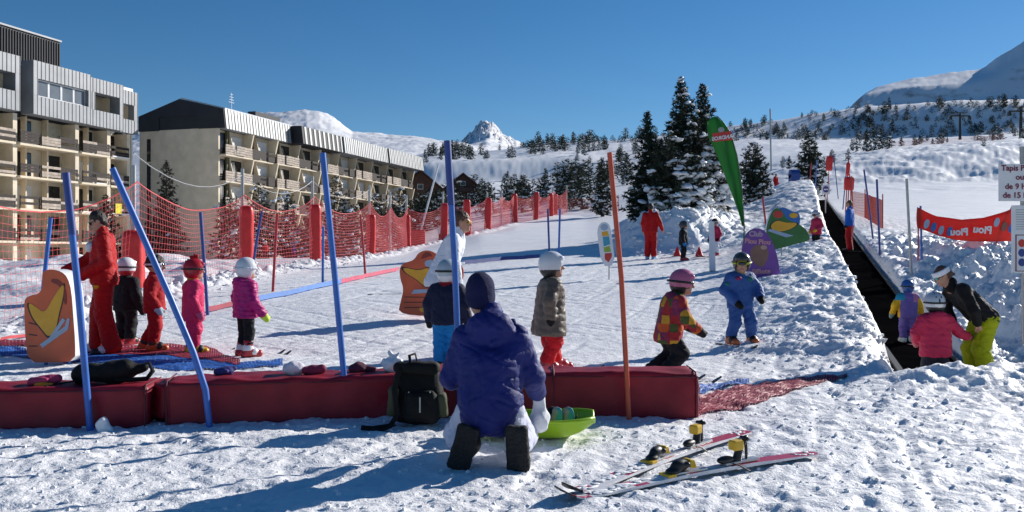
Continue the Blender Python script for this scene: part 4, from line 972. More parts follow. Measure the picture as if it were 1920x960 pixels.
m_ = MB(); p = W(1336, 508, 21.7); m_.tube([Vector((p.x, p.y, gz(p.x, p.y) - .1)) - o, p - o + Vector((0, 0, .2))], .015); m_.build('stake', GREYP, r)

# feather flag
def flag():
    d = 30.5; L = [(1325, 240), (1325, 226), (1331, 219), (1341, 218), (1351, 226), (1360, 240), (1370, 268), (1380, 314), (1389, 370), (1394, 424)]
    R_ = [(1391, 424), (1382, 392), (1372, 358), (1360, 325), (1348, 296), (1336, 266), (1328, 250)]
    base = G(1394, d); root = empty('feather_flag', base, 0, 'tall green feather flag planted in the snow bank', 'flag')
    o = Vector(base); b = MB(); P = []; n = 22
    for i in range(n + 1):
        t = i / n; y = 219 + (424 - 219) * t
        xl = np.interp(y, [219, 226, 240, 252, 290, 327, 365, 402, 424], [1335, 1326, 1325, 1327, 1344, 1359, 1373, 1386, 1391]); xr = np.interp(y, [219, 226, 240, 252, 290, 327, 365, 402, 424], [1345, 1353, 1363, 1370, 1381, 1387, 1391, 1394, 1395])
        for j in range(9):
            s = j / 8; q = W(xl + (xr - xl) * s, y, d) - o; q.y += .10 * math.sin(t * 16 + s * 3) * (1 - abs(2 * s - 1)) * .5 + .05 * math.sin(s * 9 + 4 * t); P.append(q)
    fs = [(i*9+j, i*9+j+1, (i+1)*9+j+1, (i+1)*9+j) for i in range(n) for j in range(8)]
    b.add(P, fs, 0, True); f = b.build('sail', translucent('green_flag', (.05, .26, .06), .5), root); sm = f.modifiers.new('solid', 'SOLIDIFY'); sm.thickness = .008
    m_ = MB(); m_.tube([Vector((0, 0, -.4))] + [W(x, y, d) - o for x, y in ((1395.5, 424), (1391.5, 365), (1387.5, 327), (1381.5, 290), (1370.5, 252), (1363.5, 240), (1353.5, 226), (1345, 218), (1335, 217), (1325, 225))], [.022] * 7 + [.016] * 4); m_.build('mast', mat('dark_mast', (.03, .06, .03), .4), root)
    q = MB(); q.prism([W(x, y, d) - o + Vector((0, -.10, 0)) for x, y in ((1334, 251), (1369, 246), (1372, 263), (1337, 267))], (0, .012, 0)); q.build('label', RDP, root)
    flat_text('ANDROS', .175, WHITEP, 'lettering', root, 1353, 262, d, o, -.14, True, -.115)
    q = MB(); q.prism([W(x, y, d) - o + Vector((0, -.10, 0)) for x, y in ellipse(1351, 244, 6, 5)], (0, .012, 0)); q.build('round_emblem', mat('grey_print', (.35, .36, .36), .5), root)
flag()
# red banner on the right
def banner():
    d = 22; root = empty('banner', G(1728, d), 0, 'red banner sagging between two poles right of the conveyor', 'banner'); o = Vector(root.location); b = MB(); n = 24; P = []
    for i in range(n + 1):
        t = i / n; px = 1720 + (1900 - 1720) * t; yt = np.interp(t, [0, .2, .45, .7, .9, 1], [388, 405, 412, 408, 397, 390]); yb = np.interp(t, [0, .2, .4, .6, .8, 1], [427, 441, 450, 453, 453, 452])
        for j in range(7):
            q = W(px, yt + (yb - yt) * j / 6, d) - o; q.y += .05 * math.sin(t * 12 + j * .5); P.append(q)
    b.add(P, [(i*7+j, i*7+j+1, (i+1)*7+j+1, (i+1)*7+j) for i in range(n) for j in range(6)], 0, True)
    f = b.build('cloth', translucent('red_banner', (.72, .07, .05), .5), root); f.modifiers.new('solid', 'SOLIDIFY').thickness = .006
    for (x0, y0), (x1, y1), mm in (((1726, 386), (1729, 512), BLUEP), ((1897, 388), (1860, 492), REDP), ((1722, 398), (1721, 455), REDP)):
        p = W(x1, y1, d + .08); p.z = gz(p.x, p.y) - .15; m_ = MB(); m_.tube([p - o, W(x0, y0, d + .08) - o], .026 if mm is BLUEP else .018); m_.build('pole', mm, root)
    flat_text('Piou', .26, WHITEP, 'lettering', root, 1838, 437, d, o, .10, True, -.09, .01); flat_text('Piou', .25, WHITEP, 'lettering', root, 1795, 441, d, o, .0, True, -.09, .01)
    for px, py, mm in ((1735, 420, SKIG), (1748, 426, BLU), (1762, 432, SKIG), (1778, 434, BLU), (1866, 417, SKIG), (1880, 425, mat('brown_print', (.22, .11, .08), .5)), (1893, 428, BLU)):
        q = MB(); q.prism([W(x, y, d) - o + Vector((0, -.075, 0)) for x, y in ellipse(px, py, 5, 9, 14, .3)], (0, .01, 0)); q.build('colour_patch', mm, root)
banner()
# white notice boards
def notices():
    d = 12.0; g = G(1921, d + .06); root = empty('notice_board', g, 0, 'white notice board with dark red lettering on a grey pole at the right edge', 'sign'); o = Vector(g)
    b = MB(); b.box(tuple(W(1874, 377, d) - o), tuple(W(2010, 308, d + .03) - o + Vector((0, 0, 0)))); b.build('panel', WHITEP, root, bevel=.004)
    MR = mat('maroon_letters', (.22, .02, .06), .5)
    for t, px, py in (('Tapis Piou Piou', 1877, 320), ('ouvert', 1904, 337), ('de 9 H', 1884, 354.5), ('de 15 H', 1880, 371)):
        M = Matrix.Translation(W(px, py, d) - o + Vector((0, -.006, 0))) @ Matrix.Rotation(PI / 2, 4, 'X'); text_mesh(t, .108, MR, 'lettering', root, M, .002, 'LEFT', .0022)
    p = MB(); p.tube([(0, 0, -.3), W(1916, 275, d + .06) - o], .03); p.build('pole', GREYP, root)
    b = MB(); b.box(tuple(W(1898, 512, d) - o), tuple(W(1990, 385, d + .03) - o)); b.build('notice_panel', WHITEP, root, bevel=.004)
    q = MB()
    for a, c in (((1904, 509, ), (1906, 440)), ((1904, 509), (1990, 507.5)), ((1904, 441.5), (1990, 440))): q.box(tuple(W(*a, d - .004) - o), tuple(W(*c, d - .001) - o))
    q.build('red_border', MR, root)
    for i, (py, mm) in enumerate(((456, RDP), (474, DBLUEP), (492, DBLUEP))):
        q = MB(); q.prism([W(x, y, d - .006) - o for x, y in ellipse(1916, py, 6.5, 7.5)], (0, .004, 0)); q.build('round_pictogram', mm, root)
    q = MB()
    for i in range(9): q.box(tuple(W(1905, 394 + i * 4.5, d - .004) - o), tuple(W(1936 + (i * 7) % 12, 392.8 + i * 4.5, d - .001) - o))
    q.build('small_print', GREYP, root)
notices()
r, o = board('conveyor_sign', [(1541, 346), (1556, 346), (1556, 364), (1541, 364)], 47, .05, WHITEP, GREYP, 'small white sign with a dark blue disc by the conveyor top', 'sign')
patch(r, o, 'blue_disc', ellipse(1548.5, 355, 5.5, 6), 47, DBLUEP, -.02, .015); patch(r, o, 'white_bar', [(1544.5, 354), (1552.5, 354), (1552.5, 356.5), (1544.5, 356.5)], 47, WHITEP, -.032, .01)
m_ = MB(); p = W(1548, 350, 47.1); m_.tube([Vector((p.x, p.y, gz(p.x, p.y) - .1)) - o, p - o], .03); m_.build('post', GREYP, r)

# ---- conveyor belt
def conveyor():
    y0, y1 = 9.6, 61; root = empty('conveyor_belt', (BX0 + BXS * 10, 10, float(belt_z(10))), 0, 'long black conveyor belt running up the slope in a snow trench', 'conveyor'); o = Vector(root.location); N_ = Vector((1, -BXS, 0)).normalized()
    b = MB(); rls = [MB(), MB()]; ys = np.linspace(y0, y1, 90)
    C = [Vector((BX0 + BXS * y, y, float(belt_z(y)))) - o for y in ys]
    for i in range(len(C) - 1):
        a, c = C[i], C[i + 1]; h = N_ * .385; t = Vector((0, 0, .06))
        b.hexa([a - h - t, a + h - t, c + h - t, c - h - t, a - h, a + h, c + h, c - h])
        for sg in (-1, 1):
            q = N_ * (.43 * sg); e = N_ * .035; u = Vector((0, 0, .05)); rls[(sg + 1) // 2].hexa([a + q - e - t, a + q + e - t, c + q + e - t, c + q - e - t, a + q - e + u, a + q + e + u, c + q + e + u, c + q - e + u])
    b.build('belt', BLACKR, root); [q.build('side_rail', mat('dark_rail', (.022, .022, .025), .55, .2, .2, 3), root) for q in rls]
conveyor()
m_ = MB(); p = G(1489, 57); m_.box((-.28, -.3, -.2), (.28, .3, .55)); m_.tube([(-.28, 0, .55), (.28, 0, .55)], .3, n=16); m_.box((-.31, -.33, .5), (.31, .33, .56)); tag(m_.build('drive_housing', mat('blue_housing', (.02, .06, .26), .45), loc=p), 'dark blue drive housing with a rounded lid on top of the mound', 'machine housing')
for px, x2, lb in ((1270, 0, 'small red cone beside the red instructor on the far piste'), (1311, 0, 'small red cone between the two children on the far piste')):
    p = hit(px, 481, 12); m_ = MB(); m_.tube([(0, 0, .015), (0, 0, .3)], [.13, .02], n=14); m_.box((-.14, -.14, 0), (.14, .14, .02)); tag(m_.build('traffic_cone', RED, loc=p), lb, 'cone', 'small red cones')

# ---- lift pylons and far mast
def pylon(px, d, y0, y1, label):
    p = G(px, d); h = CZ + (480 - y0) * d / F - p.z; root = empty('lift_pylon', p, 0, label, 'pylon'); a = MB(); a.tube([(0, 0, -1), (0, 0, h)], [.5, .32], n=8); a.build('mast', BLACKP, root)
    a = MB(); a.box((-3.2, -.3, h - .3), (3.2, .3, h + .1)); a.box((-3.4, -.5, h - 1.4), (-2.8, .5, h - .3)); a.box((2.8, -.5, h - 1.4), (3.4, .5, h - .3)); a.box((-2.2, -.3, h + .9), (2.2, .3, h + 1.1)); a.box((-.2, -.2, h), (.2, .2, h + 1)); a.build('crossarm', BLACKP, root)
pylon(1800, 290, 217, 258, 'dark chairlift pylon on the right slope, the more distant one'); pylon(1914, 240, 208, 258, 'dark chairlift pylon at the right edge of the slope, the nearer one')
m_ = MB(); p = G(1446, 130); m_.tube([p - p, W(1444, 204, 130) - p], .12); tag(m_.build('mast', GREYP, loc=p), 'thin grey mast above the right tree group', 'mast')

# ---- things lying about
def blob(name, pts, label, cat, m, vox=.008, loc=(0, 0, 0), rz=0, disp=.006, freq=22, parent=None, mats=None):
    f = Field(vox)
    for q in pts: (f.el(q[1], q[2], m=q[3] if len(q) > 3 else 0, k=.02) if q[0] == 'e' else f.rc(q[1], q[2], q[3], q[4], m=q[5] if len(q) > 5 else 0, k=.02))
    f.disp = lambda x, y, z: disp * noise3(x * freq, y * freq, z * freq, 3)
    P, Q, lb = f.mesh(); o = mesh_np(name, P, Q, mats or m, parent, lb if mats else None, True, loc); o.rotation_euler = (0, 0, rz)
    if label: tag(o, label, cat)
    return o
# black sling bag on the left mat
r = empty('sling_bag', (-2.98, 6.58, .285), .1, 'black sling bag lying on the left mat with its strap looped', 'bag')
blob('bag_body', [('c', (-.22, 0, .06), (.1, 0, .085), .065, .085), ('c', (.05, 0, .08), (.24, .02, .10), .07, .03), ('c', (-.22, .04, .05), (.0, .06, .08), .05, .06)], None, None, BLACKF, .01, (0, 0, 0), 0, .012, 14, r)
m_ = MB(); m_.tube([(.2, 0, .12), (.28, .0, .14), (.31, -.02, .08), (.27, -.03, .025), (.15, -.05, .02), (.05, -.06, .03)], .018, n=8, flat=.4); m_.build('strap', BLACKF, r); m_ = MB(); m_.tube([(-.22, -.05, .02), (-.34, -.1, .005), (-.38, -.2, .0)], .014, n=6, flat=.4); m_.build('strap', BLACKF, r)
PKG = cloth('pink_wool', 170, 60, 100); blob('glove', [('c', (-.07, 0, .03), (.05, 0, .04), .035, .04), ('c', (-.02, -.03, .04), (.04, -.06, .05), .02, .018), ('c', (.05, .0, .04), (.1, .01, .05), .03, .03)], 'pink child glove lying on the left end of the mats', 'glove', PKG, .006, (-3.42, 6.46, .275), .2)
blob('sunglasses_case', [('c', (-.05, 0, .015), (.05, 0, .015), .018, .018)], 'small orange case lying beside the pink glove', 'case', cloth('orange_cloth', 200, 130, 40), .006, (-3.38, 6.40, .275), .1)
blob('snow_lump', [('e', (0, 0, .04), (.045, .04, .055)), ('e', (.035, 0, .03), (.03, .03, .04))], 'fist sized lump of snow against the foot of the left mat', 'snow lump', SNOWCAP, .008, (-2.84, 6.16, 0), 0, .02, 18)
blob('glove', [('c', (-.05, 0, .03), (.04, 0, .035), .03, .035), ('c', (-.01, -.02, .035), (.035, -.05, .04), .018, .015), ('c', (.02, .02, .05), (.07, .03, .055), .022, .02)], 'small blue and white glove on the middle mat', 'glove', cloth('blue_grey_wool', 60, 60, 120), .006, (-2.2, 6.77, .305), 0)
blob('hat', [('e', (0, 0, .05), (.085, .07, .06))], 'white knitted hat on the middle mat beside a rolled scarf', 'hat', cloth('white_wool', 220, 215, 225), .006, (-1.68, 6.82, .305), 0, .01)
blob('scarf', [('c', (-.05, 0, .035), (.07, 0, .04), .035, .038)], 'rolled dark pink scarf on the middle mat', 'scarf', cloth('dark_pink_wool', 140, 50, 80), .006, (-1.54, 6.83, .305), .2, .01)
blob('hat', [('e', (0, 0, .04), (.075, .06, .05)), ('c', (.04, 0, .04), (.12, .02, .03), .03, .02)], 'dark plum hat on the middle mat, nearer the white plastic bag', 'hat', cloth('plum_wool', 90, 40, 60), .006, (-1.2, 6.9, .305), 0, .012)
blob('plastic_bag', [('e', (0, 0, .06), (.085, .06, .07)), ('c', (0, 0, .1), (-.03, 0, .17), .03, .01), ('c', (0, 0, .1), (.05, 0, .155), .025, .008)], 'crumpled white plastic bag on the middle mat beside the backpack', 'bag', WHITEP, .006, (-.93, 6.92, .31), 0, .014, 26)
# backpack
r = empty('backpack', (-.69, 6.42, 0), .05, 'black and olive backpack leaning against the mats behind the kneeling person', 'backpack')
OLV = cloth('olive_fabric', 72, 74, 56)
soft_box('pack_body', (.175, .11, .225), .07, BLACKF, r, (0, .05, .235), (-.12, 0, 0), 14, .018, 7, 3, .12, bulge=.06)
soft_box('front_pocket', (.125, .055, .13), .05, BLACKF, r, (.03, -.07, .16), (-.1, 0, 0), 12, .014, 9, 5); soft_box('side_pocket', (.035, .085, .12), .03, OLV, r, (-.17, .0, .19), (0, .1, 0), 10, .01, 9, 6); soft_box('side_pocket', (.035, .08, .10), .03, OLV, r, (.185, .0, .16), (0, -.08, 0), 10, .01, 9, 7)
soft_box('lid', (.165, .125, .045), .04, BLACKF, r, (0, .04, .455), (-.1, .03, 0), 12, .014, 9, 8)
m_ = MB(); m_.tube([(-.04, -.06, .5), (-.05, -.04, .56), (-.01, 0, .57), (.0, .04, .5)], .012, n=6, flat=.5); m_.build('grab_handle', BLACKF, r); m_ = MB(); m_.tube([(-.12, -.09, .46), (-.15, -.12, .3), (-.13, -.12, .1), (-.18, -.14, .02), (-.3, -.2, .012), (-.38, -.16, .012)], .02, n=6, flat=.3); m_.build('strap', BLACKF, r); m_ = MB(); m_.tube([(-.15, -.16, .03), (-.22, -.26, .012), (-.3, -.24, .012)], .025, n=6, flat=.3); m_.build('strap', BLACKF, r)
m_ = MB(); m_.tube([(.03, -.128, .24), (.03, -.132, .12)], .006, n=6); m_.tube([(.1, -.1, .28), (.12, -.1, .12)], .005, n=6); m_.tube([(-.05, -.1, .28), (-.07, -.1, .12)], .005, n=6); m_.build('zip', mat('pale_zip', (.4, .42, .38), .5), r)

r.scale = (1.0, .95, .9)
# lime sled
def sled():
    root = empty('sled', (.20, 5.98, gz(.22, 5.98)), -.06, 'lime green plastic sled pan beside the kneeling person', 'sled'); LM = mat('lime_plastic', (.30, .50, .012), .35, 0, .06, 5, .05, 20)
    xs = [-.55, -.5, -.4, -.2, 0, .15, .25, .31, .345]; P = []; n = 13
    for i, x in enumerate(xs):
        t = (x + .55) / .9; w = .225 * math.sin(min(1, (.15 + t * 1.6)) * PI / 2) * (1 - max(0, (t - .8)) ** 2 * 12); fl = .012 + max(0, t - .72) ** 2 * 1.3 + max(0, .12 - t) ** 2 * 6; rim = .125 + .05 * max(0, t - .6)
        for j in range(n):
            s = -1 + 2 * j / (n - 1); a = abs(s); y = math.copysign(w * (.78 * min(1, a / .68) + .22 * max(0, (a - .68) / .32) ** .8), s)
            z = fl + (rim - fl) * max(0, (a - .62) / .38) ** 1.15 if a > .62 else fl + .008 * math.cos(s * 9)
            P.append(Vector((x, y, max(z, fl))))
    b = MB(); b.add(P, [(i*n+j, (i+1)*n+j, (i+1)*n+j+1, i*n+j+1) for i in range(len(xs) - 1) for j in range(n - 1)], 0, True)
    o_ = b.build('pan', LM, root); o_.modifiers.new('sub', 'SUBSURF').render_levels = 2; o_.modifiers['sub'].levels = 2; o_.modifiers.new('solid', 'SOLIDIFY').thickness = .008
    rm = MB(); L_ = [P[i * n] + Vector((0, -.008, 0)) for i in range(len(xs))] + [P[(len(xs) - 1) * n + j] for j in range(1, n - 1)] + [P[i * n + n - 1] + Vector((0, .008, 0)) for i in range(len(xs) - 1, -1, -1)]
    rm.tube(L_, .013, n=8); rm.build('rim', LM, root)
    c_ = MB(); c_.tube([(.24, .12, .12), (.2, .02, .05), (.2, -.06, .04)], .005, n=5); c_.build('pull_cord', BLACKP, root)
sled()
for q, (x, lb) in enumerate(((.285, 'grey soled child snow boot lying in the sled, the left one'), (.36, 'grey soled child snow boot lying in the sled, the right one'))):
    f = Field(.006); f.rc((0, 0, .02), (0, 0, .10), .026, .03, 0, .02, ((0, 1, 0), .9)); f.rc((0, .03, .02), (-.12, .06, .04), .035, .04, 1, .02); f.el((.02, -.012, .06), (.034, .012, .075), None, 2)
    P, Q, lb_ = f.mesh(); o_ = mesh_np('snow_boot', P, Q, [mat('grey_sole', (.22, .23, .23), .8, 0, .2, 30), BLACKF, mat('teal_trim', (.02, .25, .33), .6)], None, lb_, True, (x, 5.95, .085)); o_.rotation_euler = (.15, .2, -.35); tag(o_, lb, 'boot', 'boots in the sled')

# pair of skis in the foreground
def ski(tip, tail, label):
    a, b = hit(*tip), hit(*tail); L = (b - a).length; root = empty('ski', a, math.atan2(b.y - a.y, b.x - a.x), label, 'ski', 'pair of skis lying on the snow')
    root.rotation_euler = (0, -math.asin((b.z + .02 - a.z) / L), root.rotation_euler.z)
    W_, R_, K_, S_ = mat('ski_white', (.72, .71, .72), .3, 0, .1, 30), mat('ski_red', (.42, .02, .05), .3, 0, .15, 20), BLACKP, mat('silver_track', (.5, .5, .5), .35, .6)
    m_ = MB(); n = 60; rr = random.Random(tip[0])
    hw = lambda t: np.interp(t, [0, .012, .04, .12, .5, .93, .985, 1], [.008, .03, .05, .058, .038, .05, .046, .02])
    zz = lambda t: .004 + .010 * math.sin(PI * t) + (.3 * max(0, .08 - t) ** 1.4 * 9)
    th = lambda t: np.interp(t, [0, .1, .45, .7, 1], [.006, .010, .02, .02, .007])
    for i in range(n):
        t0, t1 = i / n, (i + 1) / n; x0, x1 = t0 * L, t1 * L
        cells = [(-1, -.35), (-.35, .35), (.35, 1)]
        for k, (s0, s1) in enumerate(cells):
            tm = (t0 + t1) / 2
            c = 2 if tm < .035 else (1 if tm > .62 else (1 if (k == 0 and (i // 3) % 4 == 1) or (k == 2 and (i // 2) % 5 == 2) or (k == 1 and tm < .12 and i % 3 == 0) else 0))
            v = [Vector((x, s * hw(t), zz(t) + th(t))) for x, t, s in ((x0, t0, s0), (x1, t1, s0), (x1, t1, s1), (x0, t0, s1))]; m_.add(v, [(0, 1, 2, 3)], c)
        for sg in (-1, 1):
            v = [Vector((x, sg * hw(t), zz(t) + dz)) for x, t, dz in ((x0, t0, 0), (x1, t1, 0), (x1, t1, th(t1)), (x0, t0, th(t0)))]; m_.add(v, [(0, 1, 2, 3) if sg < 0 else (3, 2, 1, 0)], 0 if t0 > .04 else 2)
        v = [Vector((x, s * hw(t), zz(t))) for x, t, s in ((x0, t0, -1), (x0, t0, 1), (x1, t1, 1), (x1, t1, -1))]; m_.add(v, [(0, 1, 2, 3)], 2)
    m_.build('ski_body', [W_, R_, K_], root)
    sn = MB()
    for q in range(34): t = rr.uniform(.05, .42); sn.ball((t * L, rr.uniform(-.035, .035), zz(t) + th(t) + .002), (rr.uniform(.012, .05), rr.uniform(.008, .028), .0025), nu=9, nv=4, jit=.35)
    for q in range(8): t = rr.uniform(.9, .98); sn.ball((t * L, rr.uniform(-.035, .035), zz(t) + th(t) + .002), (rr.uniform(.008, .03), rr.uniform(.006, .016), .003), nu=6, nv=4, jit=.3)
    tag(sn.build('snow_dusting', SNOWCAP, root), kind='stuff')
    z = zz(.5) + .02; x = .43 * L
    tr = MB(); tr.box((x - .05, -.028, z), (x + .18, .028, z + .014)); tr.box((.60 * L, -.026, z), (.735 * L, .026, z + .016)); tr.box((x + .17, -.02, z), (.61 * L, .02, z + .006)); tr.build('track', S_, root, bevel=.003)
    f = Field(.0045); f.el((x, 0, z + .045), (.06, .032, .034), k=.02); f.el((x - .05, 0, z + .02), (.045, .036, .018), k=.02); f.rc((x + .03, -.03, z + .05), (x + .03, .03, z + .05), .016, k=.01); P, Q, _ = f.mesh(); mesh_np('toe_piece', P, Q, K_, root)
    y_ = MB(); y_.box((x - .115, -.042, z - .004), (x - .055, .042, z + .014)); y_.build('toe_plate', YELLOWP, root, bevel=.004); y_ = MB(); y_.hexa([(x + .05, -.036, z + .03), (x + .085, -.046, z + .028), (x + .085, .046, z + .028), (x + .05, .036, z + .03), (x + .05, -.03, z + .075), (x + .08, -.032, z + .07), (x + .08, .032, z + .07), (x + .05, .03, z + .075)]); y_.build('toe_wing', YELLOWP, root, bevel=.004)
    x = .655 * L; f = Field(.0045); f.el((x - .09, 0, z + .03), (.06, .03, .022), k=.02); f.rc((x, 0, z + .02), (x + .02, 0, z + .085), .026, .022, k=.02); f.rc((x + .03, 0, z + .08), (x + .075, 0, z + .14), .014, .012, k=.015); f.rc((x + .06, -.025, z + .135), (x + .06, .025, z + .135), .011, k=.01); f.rc((x + .075, 0, z + .02), (x + .07, 0, z + .135), .009, k=.01); P, Q, _ = f.mesh(); mesh_np('heel_lever', P, Q, K_, root)
    y_ = MB(); y_.box((x - .042, -.030, z + .075), (x + .03, .030, z + .132)); y_.build('heel_piece', YELLOWP, root, bevel=.01)
    b_ = MB(); 
    for sg in (-1, 1): b_.tube([(x - .06, sg * .03, z + .01), (x - .03, sg * .052, z), (x + .03, sg * .056, z - .035), (x + .045, sg * .06, z - .04)], .0045, n=6)
    b_.build('brake', BLACKP, root)
ski((1055, 937), (1402, 816), 'red and white ski with yellow binding, the upper one of the pair on the snow'); ski((1041, 946), (1529, 858), 'red and white ski with yellow binding, the lower one of the pair on the snow')
# ------------------------------------------------------------------ people
SKIN = mat('skin', (.46, .24, .165), .55, 0, .06, 20); LIP = mat('lips', (.34, .11, .095), .5, 0, 0); EYE = mat('eye_dark', (.03, .022, .02), .3, 0, 0)
HAIRD = mat('dark_hair', (.022, .014, .010), .6, 0, .4, 40, .5, 60); HAIRB = mat('brown_hair', (.10, .045, .022), .6, 0, .4, 40, .5, 60)
A = lambda *v: np.array(v, float)
def skeleton(kid):
    if kid: return dict(pel=A(0,0,.47), che=A(0,0,.69), nek=A(0,-.005,.785), hea=A(0,.015,.895), sh=A(.125,0,.735), el=A(.175,-.02,.60), wr=A(.18,.05,.475), hip=A(.062,0,.45), kn=A(.068,.015,.26), an=A(.07,-.01,.07), to=A(.085,.11,.03))
    return dict(pel=A(0,0,.53), che=A(0,0,.735), nek=A(0,-.01,.845), hea=A(0,.015,.93), sh=A(.105,-.005,.805), el=A(.135,-.02,.645), wr=A(.14,.035,.50), hip=A(.05,0,.515), kn=A(.055,.012,.285), an=A(.06,-.012,.05), to=A(.075,.095,.018))
def head_R(yaw, pitch, roll=0):
    return np.array(Matrix.Rotation(yaw, 3, 'Z') @ Matrix.Rotation(-pitch, 3, 'X') @ Matrix.Rotation(roll, 3, 'Y'))
def face_rz(dx, dy): return math.atan2(dy, dx) - PI / 2
def wr_disp(amp, seed, puff=0, pf=60):
    def d(x, y, z):
        n = noise3(x * 9 + seed, y * 9, z * 12, seed) * amp * .8
        a1 = noise3(x * 8 + 3.1 + z * 3, y * 8 + seed, z * 15 + x * 6, seed + 1); a2 = noise3(x * 15 - z * 5, y * 15 + seed, z * 24 - x * 9, seed + 2)
        n = n + amp * 1.3 * np.clip(1 - np.abs(a1) / .22, 0, 1) + amp * .8 * np.clip(1 - np.abs(a2) / .3, 0, 1)
        if puff: n = n - puff * np.abs(np.sin(z * pf + 1.2 * noise3(x * 7, y * 7, z * 3, seed))) + puff * .5
        return n
    return d
def person(label, loc, fwd, H, kid=True, pose=None, fit=None, meters=False, head=(0, 0, 0), vox=.009, group=None, cat='person'):
    fit = fit or {}; b = skeleton(kid); J = {}
    for k, v in b.items():
        if k in ('pel', 'che', 'nek', 'hea'): J[k] = v.copy()
        else: J[k + 'R'] = v.copy(); J[k + 'L'] = v * A(-1, 1, 1)
    for k in J: J[k] = J[k] * H
    for k, v in (pose or {}).items(): J[k] = A(*v) * (1 if meters else H)
    root = empty('person', loc, face_rz(*fwd), label, cat, group); sd = abs(hash(label)) % 50 if False else sum(map(ord, label)) % 50
    hr = (A(.076, .091, .101) if kid else A(.0445, .057, .067)) * H; R = head_R(*head); hc = J['hea']; hp = lambda x, y, z: hc + R @ (A(x, y, z) * hr)
    c = 1.25 if kid else 1.0
    # -- body, one continuous surface
    f = Field(vox); B = .028
    for s in 'LR':
        f.rc(J['hip'+s], J['kn'+s], .040*H*c, .032*H*c, k=B); f.rc(J['kn'+s], J['an'+s], .034*H*c, .024*H*c, k=B); f.rc(J['an'+s], J['to'+s], .024*H*c, .018*H*c, k=B)
        f.rc(J['che'] + (J['sh'+s] - J['che']) * .5, J['sh'+s], .036*H*c, .030*H*c, k=B); f.rc(J['sh'+s], J['el'+s], .029*H*c, .023*H*c, k=B); f.rc(J['el'+s], J['wr'+s], .023*H*c, .016*H*c, k=B)
        d = J['wr'+s] - J['el'+s]; d /= np.linalg.norm(d); hand = fit.get('hand' + s, fit.get('hand'))
        if hand is None:                       # bare hand: palm, four fingers, thumb
            sz = (.11 if kid else .105) * H; sgn = 1 if s == 'R' else -1
            nrm = A(-sgn, .25, 0); nrm -= d * (nrm @ d); nrm /= np.linalg.norm(nrm); sd_ = np.cross(d, nrm)
            if sd_[1] < 0: sd_ = -sd_
            w = J['wr'+s]; f.rc(w, w + d * sz * .42, sz * .15, sz * .19, k=.012)
            for q, ln in zip((-1.5, -.5, .5, 1.5), (.36, .46, .5, .44)):
                p0 = w + d * sz * .42 + sd_ * q * sz * .105; p1 = p0 + d * sz * ln * .55 + nrm * sz * .06; p2 = p1 + d * sz * ln * .35 + nrm * sz * .17
                f.rc(p0, p1, sz * .055, sz * .05, k=.004); f.rc(p1, p2, sz * .05, sz * .042, k=.004)
            p0 = w + d * sz * .12 + sd_ * sz * .13; p1 = p0 + d * sz * .22 + sd_ * sz * .16; f.rc(p0, p1, sz * .065, sz * .055, k=.006); f.rc(p1, p1 + d * sz * .2 + nrm * sz * .08, sz * .055, sz * .045, k=.004)
        else: f.el(J['wr'+s] + d * .035 * H, (.022*H, .022*H, .04*H), k=.02)
    f.rc(J['pel'], J['che'], .048*H*c, .054*H*c, k=.04, flat=((0, 1, 0), .85)); f.rc(J['hipL'], J['hipR'], .038*H*c, k=.04)
    f.rc(J['nek'] - A(0, 0, .03*H), hp(0, -.15, -.5), .033*H*(1.1 if kid else 1), .029*H*(1.1 if kid else 1), k=.02)
    f.el(hp(0, -.12, .2), hr * A(.98, .9, .82), R, k=.02); f.el(hp(0, .18, -.35), hr * A(.74, .72, .66), R, k=.03)
    f.rc(hp(0, .82, .12), hp(0, 1.06, -.16), hr[0]*.11, hr[0]*.19, k=.012); f.el(hp(0, .72, -.72), hr * A(.3, .22, .2), R, k=.02)
    for sx in (-1, 1):
        f.el(hp(sx * .98, -.05, -.02), hr * A(.12, .22, .28), R, k=.008); f.el(hp(sx * .38, .80, .07), hr * A(.17, .07, .09), R, 2, .003); f.rc(hp(sx * .15, .84, .24), hp(sx * .6, .72, .26), hr[0]*.07, k=.012)
    f.el(hp(0, .86, -.44), hr * A(.3, .09, .07), R, 1, .004)
    P, Q, lb = f.mesh(); mesh_np('body', P, Q, [SKIN, LIP, EYE], root, lb)
    if fit.get('plain'): return root
    # -- trousers
    tm, tk = fit['trousers'], fit.get('trouser_r', (.082, .07, .065) if kid else (.062, .048, .05)); f = Field(vox)
    f.rc(J['hipL'], J['hipR'], tk[0]*H*1.02, k=.05); f.rc(J['pel'], J['pel'] + (J['che'] - J['pel']) * .2, tk[0]*H*1.0, k=.05)
    for s in 'LR':
        f.rc(J['hip'+s], J['kn'+s], tk[0]*H, tk[1]*H, k=.03); lo = J['kn'+s] + (J['an'+s] - J['kn'+s]) * fit.get('cuff', .86); f.rc(J['kn'+s], lo, tk[1]*H, tk[2]*H, k=.03)
    f.disp = wr_disp(fit.get('wrinkle', .0055) * 1.2, sd + 3); P, Q, lb = f.mesh(); mesh_np('trousers', P, Q, tm, root)
    # -- boots
    f = Field(vox); bt = fit.get('boots', BLACKP); bt = bt if isinstance(bt, (list, tuple)) else [bt]; br = (.05 if kid else .036) * H
